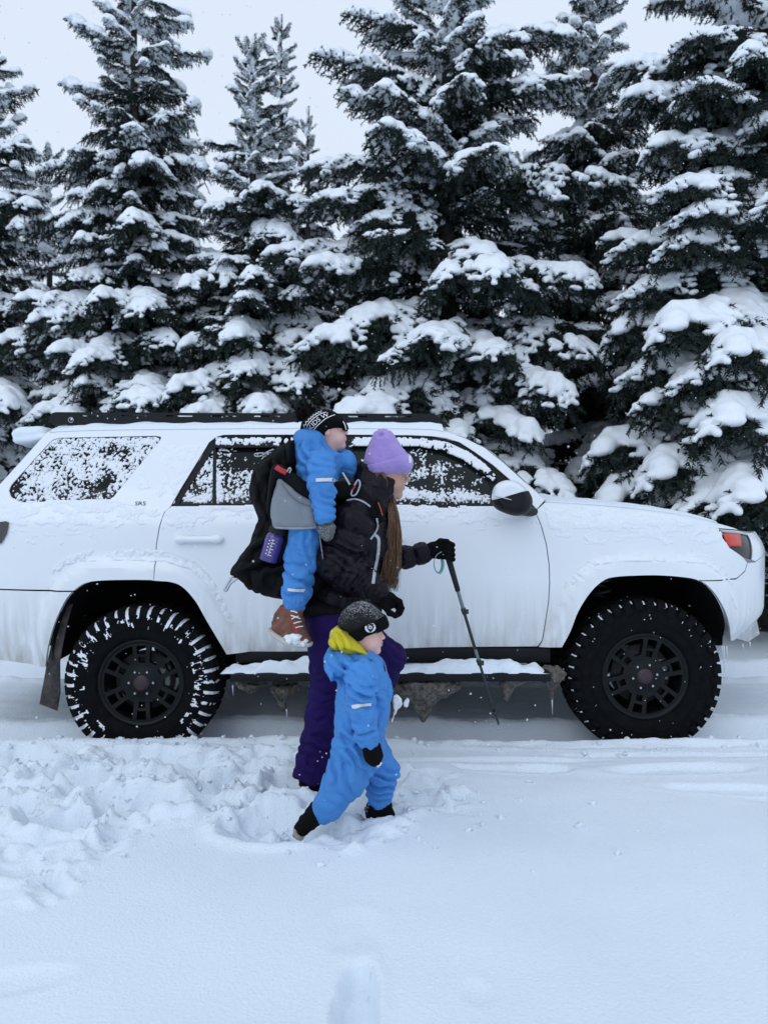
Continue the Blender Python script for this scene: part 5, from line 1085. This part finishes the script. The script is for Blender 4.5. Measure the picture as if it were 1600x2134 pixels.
ribbon('pocket_edge', [(588, 1008), (604, 1030), (624, 1046), (645, 1053), (657, 1054)], .004, gm, mat('dark_grey_binding', (.13, .14, .16)), mp_, DC - .262, .007); ribbon('pocket_hem', [(572, 1099), (600, 1101), (640, 1101), (660, 1098)], .008, gm, STRAP, mp_, DC - .262, .005)
px = [(598, 925), (610, 918), (622, 922), (625, 950), (620, 976), (604, 982), (594, 968)]
f = fld(px, DC - .08, .03, .004, .16); f.add(prism(f, px, DC - .04, .13, .04), 0); obj('headrest', f.mesh('headrest'), BLACKF, carrier)
ribbon('red_tab', [(575, 973), (586, 980), (597, 985)], .022, join_me('h', [cm, bpy.data.objects['side_wall'].data]), RED, carrier, DC - .25, .006)
obj('carry_handle', tube('carry_handle', spline([P(u, v, DC - .02) for u, v in [(583, 940), (590, 915), (597, 908), (603, 914), (601, 930), (592, 946)]], 5), .006, 8), BLACKF, carrier)
obj('kickstand', tube('kickstand', spline([P(u, v, DC - .1) for u, v in [(500, 1196), (486, 1200), (476, 1213), (468, 1228), (472, 1230), (480, 1216), (496, 1204)]], 4), .006, 8), CHROME, carrier); 
obj('draw_cord', tube('draw_cord', spline([P(u, v, DC - .16) for u, v in [(560, 947), (545, 944), (531, 946), (534, 951), (546, 949), (556, 942), (570, 936)]], 4), .0028, 6), STRAP, carrier)
obj('buckle', tube('buckle', spline([P(u, v, DC - .245) for u, v in [(597, 985), (603, 975), (606, 979), (600, 989), (593, 988)]], 4), .003, 6), STRAP, carrier)
# harness across the adult's shoulder and chest
f = Field(P(690, 1250, DW - .25) - .06, P(800, 960, DW - .1) + np.array([.06, .12, .06]), .0045)
for a, b, r1, r2 in [((700, 1022), (738, 1022), .040, .036), ((738, 1022), (768, 1052), .034, .030), ((768, 1052), (786, 1082), .028, .022)]: f.add(f.cone(P(*a, DW - .17), P(*b, DW - .165), r1, r2, sq=(1, .8, 1)), .02)
f.add(f.cone(P(787, 1046, DW - .19), P(797, 1082, DW - .185), .016, .013), .01); f.noise(.004, 30, 2); hs = f.mesh('shoulder_strap'); hst = obj('shoulder_strap', hs, BLACKF, carrier)
both = join_me('host', [jac, hs]); bpy.data.meshes[both.name].use_fake_user = False
ribbon('chest_webbing', [(722, 1043), (740, 1040), (758, 1046), (772, 1056)], .007, both, STRAP, carrier, DW - .19)
ribbon('chest_webbing', [(785, 1080), (787, 1098), (781, 1112), (772, 1124)], .008, both, STRAP, carrier, DW - .19); ribbon('chest_webbing', [(778, 1113), (788, 1122), (789, 1140), (786, 1165), (781, 1190), (778, 1212)], .013, both, STRAP, carrier, DW - .19)
ribbon('orange_cord', [(788, 1047), (793, 1060), (797, 1074)], .003, both, mat('orange_cord', (.7, .12, .04)), carrier, DW - .19, .006)
obj('webbing_tail', tube('webbing_tail', spline([P(714, 985, DW - .20), P(722, 998, DW - .215), P(729, 1010, DW - .215)], 5), .007, 8, True, .3), STRAP, carrier); obj('webbing_tail', tube('webbing_tail', spline([P(664, 1094, 3.19), P(668, 1130, 3.185), P(673, 1165, 3.18)], 5), .007, 8, True, .25), STRAP, carrier)
for px, c in ([(738, 1012), (746, 1000), (750, 1010), (742, 1030), (732, 1032), (734, 1020)], STRAP), ([(733, 1022), (740, 1014)], RED): obj('buckle', tube('buckle', spline([P(u, v, DW - .215) for u, v in px], 4), .0035, 6), c, carrier)
f = fld([(640, 1255), (770, 1290)], DW, .06, .006, .26); f.add(f.cone(P(655, 1262, DW), P(752, 1270, DW), .125, .11, sq=(1, 1.45, .42)), 0); f.noise(.006, 20, 2); obj('hip_belt', f.mesh('hip_belt'), BLACKF, carrier)
# water bottle in the side pocket
bot = thing('water_bottle', 'purple water bottle with black cap in the pocket of the child carrier', 'bottle', P(559, 1168, DC - .16))
BM = Matrix.Translation(Vector(P(558, 1170, DC - .165))) @ Matrix.Rotation(math.radians(17), 4, 'Y')
bpur = mat('purple_bottle', (.06, .035, .20), rough=.2, coat=.5); bo = lathe('bottle', [(0, 0), (.036, 0), (.040, .004), (.040, .105), (.036, .116), (.030, .122), (.030, .125)], 28, BM); obj('flask', bo, bpur, bot)
obj('cap', lathe('cap', [(0, .152), (.033, .152), (.035, .148), (.035, .124), (.03, .122)], 28, BM), GRIP, bot)
marks = []
for k in range(6): marks.append(((-.006, .030 + .013 * k), (.007 if k % 2 else .012, .030 + .013 * k)))
V, F = [], []
def quad(a, b, w): 
    a, b = np.array(a), np.array(b); t = b - a; n = np.array([-t[1], t[0]]) / np.linalg.norm(t) * w; o = len(V); V.extend([a + n, b + n, b - n, a - n]); F.append((o, o + 1, o + 2, o + 3))
for a, b in marks: quad(a, b, .0011)
quad((.0, .026), (.0, .100), .0009)
for k in range(5): quad((-.016, .034 + .014 * k), (-.010, .034 + .014 * k), .0022)
V3 = np.array([BM @ Vector((.0405 * math.sin(x / .0405), -.0408 * math.cos(x / .0405), z)) for x, z in V]); obj('scale_marks', mesh_np('scale_marks', V3, F), WHITE, bot)

# ================= the small child in the carrier
DB = 3.36
baby = thing('person', 'small child in blue suit and patterned black bobble beanie, riding in the carrier', 'person', P(640, 1110, DB))
face(baby, P(683, 899, DB), .77, .06, math.radians(10), SKIN_C, True)
f = Field(P(570, 1275, DB) - np.array([.03, .29, .01]), P(748, 890, DB) + np.array([.03, .3, .02]), .005)
f.add(prism(f, [(618, 908), (640, 899), (672, 914), (698, 934), (715, 950), (705, 990), (700, 1040), (640, 1060), (622, 1010), (616, 950)], DB, .12, .07), 0)
f.add(f.ell(P(650, 915, DB), (.075, .105, .045)), .03); f.cut(f.cone(P(690, 925, DB), P(690, 880, DB), .062, .085), .01)
f.add(f.cone(P(668, 962, DB - .12), P(670, 1015, DB - .20), .058, .056), .010); f.add(f.cone(P(670, 1015, DB - .20), P(677, 1076, DB - .21), .056, .041), .008)
f.add(f.cone(P(700, 955, DB + .10), P(724, 975, DB + .06), .060, .046), .03); f.add(f.ell(P(722, 962, DB + .02), (.042, .05, .048)), .02)
for s, D in ((1, DB - .115), (2, DB + .30)):
    f.add(f.cone(P(640, 1075, D), P(628, 1165, D), .066, .070), .02); f.add(f.cone(P(628, 1165, D), P(617, 1238, D), .068, .060), .02); f.add(f.cone(P(617, 1238, D), P(614, 1258, D), .056, .050), .006)
f.add(f.cone(P(640, 1060, DB - .08), P(640, 1060, DB + .25), .07, .07), .03)
f.fold(P(668, 1000, DB - .2), (.2, 0, 1), 0.0105, .045, .09); f.fold(P(680, 1050, DB - .2), (.3, 0, 1), 0.0090, .03, .06, 2); f.fold(P(622, 1215, DB - .16), (.5, 0, 1), 0.0120, .05, .10, 4); f.fold(P(640, 950, DB - .1), (1, 0, .6), 0.0090, .05, .09, 3); f.fold(P(640, 1120, DB - .18), (1, 0, .3), 0.0075, .05, .1, 6); f.fold(P(614, 1248, DB - .16), (1, 0, 0), .0035, .016, .05, 6); f.noise(.007, 16, 3, 3.0)
bs = f.mesh('snowsuit'); bso = obj('snowsuit', bs, BLUE, baby)
decal('reflective_stripe', [(658, 997), (693, 995), (698, 998), (692, 1003), (659, 1004)], bs, REFL, bso, DB - .25, .007); decal('reflective_stripe', [(599, 1226), (637, 1228), (632, 1235), (600, 1231)], bs, REFL, bso, DB - .18, .007)
obj('cuff', tube('cuff', [P(676, 1074, DB - .21), P(677, 1086, DB - .212)], [.043, .040], 20), BLUE, bso)
obj('mitten_cuff', tube('mitten_cuff', [P(678, 1082, DB - .21), P(680, 1094, DB - .212)], [.029, .031], 18), mat('green_knit', (.02, .13, .07), rough=.9), baby)
px = [(664, 1092), (694, 1090), (699, 1104), (692, 1122), (678, 1128), (665, 1115)]; f = fld(px, DB - .21, .04, .0038, .07); f.add(prism(f, px, DB - .21, .032, .028), 0); f.noise(.004, 40, 2)
f2 = Field.__new__(Field); mit = f.mesh('mitten'); obj('mitten', mit, mat('snowy_black_knit', (.010, .010, .011), rough=.95, col2=(.22, .23, .25), vscale=210, detail=3), baby)
# boot, laces, snow on the toe
bp = [(584, 1262), (606, 1258), (630, 1266), (632, 1292), (641, 1318), (649, 1336), (642, 1344), (600, 1336), (566, 1312), (574, 1294), (581, 1278)]
f = fld(bp, DB - .115, .03, .0038, .08); f.add(prism(f, bp, DB - .115, .046, .035), 0); f.noise(.003, 40, 2); bm_ = f.mesh('boot')
bt = obj('boot', bm_, mat('brown_leather', (.17, .065, .04), rough=.65, var=.25, vscale=40, bump=.3, bscale=150), baby)
so = [(559, 1313), (566, 1309), (600, 1328), (625, 1336), (648, 1337), (650, 1346), (628, 1349), (600, 1345), (578, 1333)]
f = fld(so, DB - .115, .03, .0035, .08); f.add(prism(f, so, DB - .115, .050, .012), 0); obj('sole', f.mesh('sole'), mat('pale_rubber', (.55, .52, .46), rough=.7), bt)
for a, b in [((608, 1290), (622, 1284)), ((606, 1282), (626, 1290)), ((612, 1299), (628, 1296)), ((606, 1273), (620, 1277)), ((616, 1308), (631, 1306))]: ribbon('lace', [a, ((a[0] + b[0]) / 2, (a[1] + b[1]) / 2 - 1), b], .0045, bm_, WHITE, bt, DB - .155, .005)
for q in [(607, 1296), (613, 1306), (618, 1314), (583, 1271), (626, 1272)]: decal('red_loop', [(q[0] - 2.5, q[1] - 3.5), (q[0] + 3, q[1] - 2), (q[0] + 2, q[1] + 4), (q[0] - 2.5, q[1] + 3)], bm_, RED, bt, DB - .155, .004, .004)
f = fld([(600, 1318), (638, 1345)], DB - .15, .03, .004, .06); f.add(f.ell(P(612, 1331, DB - .155), (.036, .018, .018)), 0); f.add(f.ell(P(632, 1338, DB - .15), (.02, .016, .010)), .01); f.noise(.02, 40, 3); o = obj('snow_on_boot', f.mesh('snow_on_boot'), SNOW_CRUST, bt)
boot('boot', [(584, 1262), (630, 1266), (641, 1318), (649, 1346), (600, 1344), (566, 1312)], DB + .30, .045, bt.data.materials[0], baby)
# bobble beanie with knitted pattern and lettering
hat = [(626, 897), (629, 881), (640, 868), (652, 860), (666, 855), (681, 854), (700, 860), (714, 872), (725, 888), (723, 899), (709, 895), (692, 903), (677, 914), (658, 906), (640, 899)]
f = fld(hat, DB, .05, .0038, .13); f.add(prism(f, hat, DB, .086, .052), 0); f.noise(.003, 30, 2); bh = f.mesh('beanie'); bho = obj('beanie', bh, BLACKW, baby)
f = fld([(620, 846), (654, 880)], DB, .04, .004, .07); f.add(f.ell(P(636, 862, DB), (.037, .037, .036)), 0); f.noise(.03, 60, 3); obj('bobble', f.mesh('bobble'), BLACKW, bho)
def hatline(pts, w): return decal('knit_line', None, bh, WHITE, bho, DB) if False else ribbon('knit_line', pts, w, bh, WHITE, bho, DB - .085, .0028)
L1 = [(633, 897), (639, 887), (647, 877.5), (654, 871), (662, 865), (670, 860.5), (679, 857)]; hatline(L1, .0030); hatline([(651.5, 897), (658, 889.5), (665.6, 883), (680.6, 871), (697.5, 862.5)], .0030)
zz_ = []
for k_, q_ in enumerate(spline([np.array(p, float) for p in L1], 3)[1:-2]): zz_.append(tuple(q_ + np.array([-.62, -.78]) * (8.0 if k_ % 2 else 3.0)))
for a_, b_ in zip(zz_[:-1], zz_[1:]): hatline([a_, ((a_[0] + b_[0]) / 2, (a_[1] + b_[1]) / 2), b_], .0026)
tm = text_me('KIDS W', 1.0); vs_ = np.array([(v.co.x, v.co.y) for v in tm.vertices]); w_ = np.ptp(vs_[:, 0]); path = spline([np.array([P(u, v, DB - .085)[0], P(u, v, DB - .085)[2]]) for u, v in [(641.5, 898), (648, 888.5), (656, 880.5), (671, 868.5), (689, 860)]], 8)
path = np.array(path); cl = np.concatenate([[0], np.linalg.norm(np.diff(path, axis=0), axis=1).cumsum()]); V2 = []
for x, y in vs_:
    s = ((x - vs_[:, 0].min()) / w_ * .82 + .09) * cl[-1]; c = np.array([np.interp(s, cl, path[:, 0]), np.interp(s, cl, path[:, 1])]); c2 = np.array([np.interp(s + .01, cl, path[:, 0]), np.interp(s + .01, cl, path[:, 1])]) - np.array([np.interp(s - .01, cl, path[:, 0]), np.interp(s - .01, cl, path[:, 1])])
    n = np.array([-c2[1], c2[0]]) / np.linalg.norm(c2); V2.append(c + n * (y - .5 * (vs_[:, 1].min() + vs_[:, 1].max())) * .0285)
V, F = project(V2, [tuple(p.vertices) for p in tm.polygons], (0, DB - .085, 0), (1, 0, 0), (0, 0, 1), (0, 1, 0), bvh_of(bh), .004, .8); obj('lettering', mesh_np('lettering', V, F), WHITE, bho)
hatline([(714, 876), (718, 884), (720, 893)], .004)

# ================= the toddler on foot
DT = 3.02
tod = thing('person', 'toddler on foot in blue snowsuit and black beanie with round white badge', 'person', (P(740, 1700, DT)[0], DT, 0))
face(tod, P(758, 1318, DT), .77, -.30, math.radians(1), SKIN_C, True)
f = Field(P(640, 1715, DT) - np.array([.03, .25, .0]), P(838, 1345, DT) + np.array([.03, .24, .02]), .005)
f.add(prism(f, [(712, 1388), (738, 1366), (775, 1362), (797, 1376), (808, 1398), (815, 1425), (815, 1462), (808, 1503), (799, 1548), (792, 1592), (740, 1605), (702, 1590), (697, 1552), (698, 1500), (701, 1462), (705, 1423)], DT, .115, .09), 0)
f.add(prism(f, [(690, 1350), (678, 1366), (677, 1385), (684, 1408), (694, 1417), (710, 1408), (735, 1390), (768, 1380), (780, 1364), (760, 1358), (720, 1354)], DT - .01, .105, .045), .015)
f.add(f.cone(P(752, 1404, DT - .11), P(751, 1470, DT - .155), .058, .052), .008); f.add(f.cone(P(751, 1470, DT - .155), P(765, 1532, DT - .160), .052, .040), .006); f.add(f.cone(P(763, 1530, DT - .16), P(768, 1541, DT - .16), .043, .037), .004)
f.add(f.cone(P(768, 1402, DT + .10), P(772, 1460, DT + .15), .058, .050), .02); f.add(f.cone(P(772, 1460, DT + .15), P(776, 1510, DT + .15), .050, .038), .02)
f.add(f.cone(P(740, 1570, DT - .05), P(722, 1622, DT - .06), .090, .078), .03); f.add(f.cone(P(722, 1622, DT - .06), P(682, 1682, DT - .08), .074, .058), .025); f.add(f.cone(P(682, 1682, DT - .08), P(673, 1692, DT - .08), .056, .048), .006)
f.add(f.cone(P(772, 1565, DT + .06), P(799, 1606, DT + .08), .078, .058), .03); f.add(f.cone(P(799, 1606, DT + .08), P(790, 1655, DT + .10), .056, .050), .02); f.add(f.cone(P(790, 1665, DT + .10), P(788, 1682, DT + .10), .046, .042), .008)
f.fold(P(750, 1440, DT - .18), (.25, 0, 1), 0.0120, .042, .08); f.fold(P(760, 1500, DT - .18), (-.2, 0, 1), 0.0090, .04, .06, 2); f.fold(P(715, 1600, DT - .12), (.9, 0, .5), 0.0120, .05, .12, 3); f.fold(P(795, 1635, DT + .04), (.15, 0, 1), 0.0150, .035, .09, 4); f.fold(P(740, 1400, DT - .1), (.6, 0, .8), 0.0090, .05, .12, 5)
f.fold(P(785, 1470, DT - .1), (1, 0, .2), 0.0075, .05, .14, 6); f.fold(P(735, 1540, DT - .1), (.5, 0, 1), 0.0090, .05, .10, 7); f.fold(P(768, 1536, DT - .18), (1, 0, 0), .0030, .012, .025, 8); f.fold(P(788, 1670, DT + .06), (1, 0, 0), .0035, .014, .04, 9); f.noise(.007, 15, 3, 6.0)
ts = f.mesh('snowsuit'); tso = obj('snowsuit', ts, BLUE, tod)
decal('reflective_stripe', [(732, 1469), (752, 1465), (774, 1466), (773, 1472), (752, 1472), (733, 1477)], ts, REFL, tso, DT - .205, .007); ribbon('seam', [(743, 1534), (756, 1531), (770, 1527), (781, 1525)], .003, ts, mat('blue_seam', (.03, .10, .30)), tso, DT - .205, .004)
ribbon('zip', [(795, 1374), (800, 1388), (803, 1402)], .005, ts, mat('dark_zip', (.01, .02, .05)), tso, DT - .07, .003)
px = [(687, 1333), (690, 1318), (697, 1308), (707, 1304), (730, 1318), (752, 1333), (768, 1348), (780, 1362), (762, 1364), (716, 1357), (692, 1348)]
f = fld(px, DT - .02, .04, .0042, .15); f.add(prism(f, px, DT, .108, .05), 0); f.fold(P(710, 1335, DT - .1), (1, 0, .8), 0.0075, .04, .08); f.noise(.006, 20, 2); f.cut(f.cone(P(775, 1340, DT), P(760, 1290, DT), .068, .08), .01); obj('collar', f.mesh('collar'), YELLOW, tod)
hat = [(748, 1253), (733, 1259), (716, 1272), (706, 1288), (704, 1300), (710, 1310), (730, 1322), (748, 1333), (775, 1319), (806, 1306), (806, 1294), (799, 1281), (786, 1268), (768, 1257)]
f = fld(hat, DT, .05, .0038, .13); f.add(prism(f, hat, DT, .086, .058), 0); f.noise(.003, 26, 2)
KN = mat('black_knit_frosted', (.008, .008, .009), rough=.95, bump=.8, bscale=380, col2=(.008, .008, .009)); nt = KN.node_tree; b_ = nt.nodes['Principled BSDF']
tc = nt.nodes['Texture Coordinate']; n1 = nt.nodes.new('ShaderNodeTexNoise'); n1.inputs['Scale'].default_value = 260; n1.inputs['Detail'].default_value = 1; nt.links.new(tc.outputs['Object'], n1.inputs['Vector'])
ge = nt.nodes.new('ShaderNodeNewGeometry'); sx = nt.nodes.new('ShaderNodeSeparateXYZ'); nt.links.new(ge.outputs['Normal'], sx.inputs['Vector'])
m1 = nt.nodes.new('ShaderNodeMath'); m1.operation = 'MULTIPLY_ADD'; m1.inputs[1].default_value = .22; nt.links.new(sx.outputs['Z'], m1.inputs[0]); nt.links.new(n1.outputs['Fac'], m1.inputs[2])
mr = nt.nodes.new('ShaderNodeMapRange'); mr.inputs['From Min'].default_value = .71; mr.inputs['From Max'].default_value = .82; nt.links.new(m1.outputs['Value'], mr.inputs['Value'])
mx = nt.nodes.new('ShaderNodeMix'); mx.data_type = 'RGBA'; mx.inputs['A'].default_value = (.008, .008, .009, 1); mx.inputs['B'].default_value = (.6, .62, .66, 1); nt.links.new(mr.outputs['Result'], mx.inputs['Factor']); nt.links.new(mx.outputs['Result'], b_.inputs['Base Color'])
tho = obj('beanie', f.mesh('beanie'), KN, tod)
cf_ = [(726, 1316), (748, 1304), (773, 1292), (800, 1282), (809, 1295), (808, 1309), (776, 1321), (749, 1336), (733, 1327)]
f = fld(hat, DT, .05, .0036, .13); f.add(prism(f, hat, DT, .086, .058), 0); f.f = f.f - .008; f.keep(prism(f, cf_, DT, .4, .004), .004); f.noise(.002, 40, 2); th_ = f.mesh('hat_cuff'); obj('hat_cuff', th_, BLACKW, tho)
ribbon('cuff_edge', [(728, 1317), (748, 1306), (773, 1294), (797, 1285)], .0028, th_, mat('frosted_edge', (.30, .31, .33), rough=.9), tho, DT - .09, .001)
def circ(cx, cy, r, n=28, sx=1.0): return [(cx + r * sx * math.cos(2 * math.pi * k / n), cy + r * math.sin(2 * math.pi * k / n)) for k in range(n)]
bd = decal('badge', circ(771.6, 1308, 11.2), th_, WHITE, tho, DT - .09, .006, .005)
decal('badge_mark', [(766, 1299), (772, 1297.5), (778, 1300), (779.5, 1306), (776.5, 1313), (772, 1319), (767.5, 1313.5), (764.5, 1307)], th_, BLACKP, bd, DT - .09, .0085, .004); decal('badge_mark', circ(771.8, 1306.5, 4.0, 16), th_, WHITE, bd, DT - .09, .011, .004); decal('badge_mark', circ(771.8, 1306.5, 1.8, 12), th_, BLACKP, bd, DT - .09, .0135, .003)
px = [(754, 1544), (770, 1539), (783, 1540), (788, 1558), (796, 1576), (795, 1590), (782, 1598), (768, 1594), (758, 1578)]
f = fld(px, DT - .145, .04, .0038, .08); f.add(prism(f, px, DT - .16, .030, .026), 0); f.add(f.cone(P(786, 1556, DT - .15), P(793, 1576, DT - .16), .014, .011), .006); f.noise(.003, 50, 2); obj('mitten', f.mesh('mitten'), GLOVE, tod)
f = fld([(783, 1582), (794, 1598)], DT - .165, .02, .003, .04); f.add(f.ell(P(789, 1590, DT - .172), (.008, .008, .012)), 0); f.noise(.01, 60, 2); obj('snow_on_mitten', f.mesh('snow_on_mitten'), SNOW_CRUST, tod)
bx = boot('boot', [(650, 1674), (662, 1684), (672, 1700), (668, 1716), (650, 1730), (634, 1742), (620, 1740), (612, 1730), (618, 1714), (634, 1694)], DT - .08, .046, GLOVE, tod)
boot('boot_sole', [(610, 1733), (617, 1721), (626, 1727), (637, 1739), (630, 1746), (616, 1742)], DT - .08, .049, mat('grey_rubber', (.28, .27, .24), rough=.7), bx, .012)
bx2 = boot('boot', [(762, 1690), (766, 1674), (785, 1668), (812, 1667), (817, 1682), (820, 1700), (766, 1704)], DT + .10, .044, GLOVE, tod)
obj('boot_loop', tube('boot_loop', spline([P(u, v, DT + .06) for u, v in [(768, 1684), (762, 1683), (761, 1689), (766, 1692)]], 4), .004, 6), mat('grey_webbing_dark', (.12, .12, .12)), bx2)
# a clod of snow falling from the lifted boot
f = fld([(808, 1448), (856, 1505)], DW, .03, .004, .05); f.add(prism(f, [(820, 1450), (829, 1449), (838, 1462), (834, 1474), (826, 1484), (816, 1505), (821, 1480), (818, 1466)], DW, .015, .01), 0); f.add(prism(f, [(842, 1462), (851, 1456), (851, 1473), (842, 1472)], DW, .010, .006), 0); f.noise(.006, 40, 2)
o = obj('falling_snow_clod', f.mesh('falling_snow_clod'), SNOW_CRUST); tag(o, 'small clod of snow dropping off the adult boot beside the running board', 'snow')
# ---------------------------------------------------------------- falling snow
r = np.random.default_rng(9); V, F = [], []
ico = np.array([(1, 0, 0), (-1, 0, 0), (0, 1, 0), (0, -1, 0), (0, 0, 1), (0, 0, -1)], float); icf = [(0, 2, 4), (2, 1, 4), (1, 3, 4), (3, 0, 4), (2, 0, 5), (1, 2, 5), (3, 1, 5), (0, 3, 5)]
for k in range(2600):
    D = r.uniform(1.9, 8.5); p = np.array([r.uniform(-.56, .56) * D, D, r.uniform(.1, CAM_Z + .75 * D)]); s = r.uniform(.0012, .0030) * (1.4 if r.random() < .1 else 1)
    q = ico * s * r.uniform(.6, 1.4, (6, 1)) + p; o = len(V); V.extend(q); F += [tuple(i + o for i in t) for t in icf]
o = obj('falling_snow', mesh_np('falling_snow', np.array(V), np.array(F)), SNOW_CRUST); o['kind'] = 'stuff'
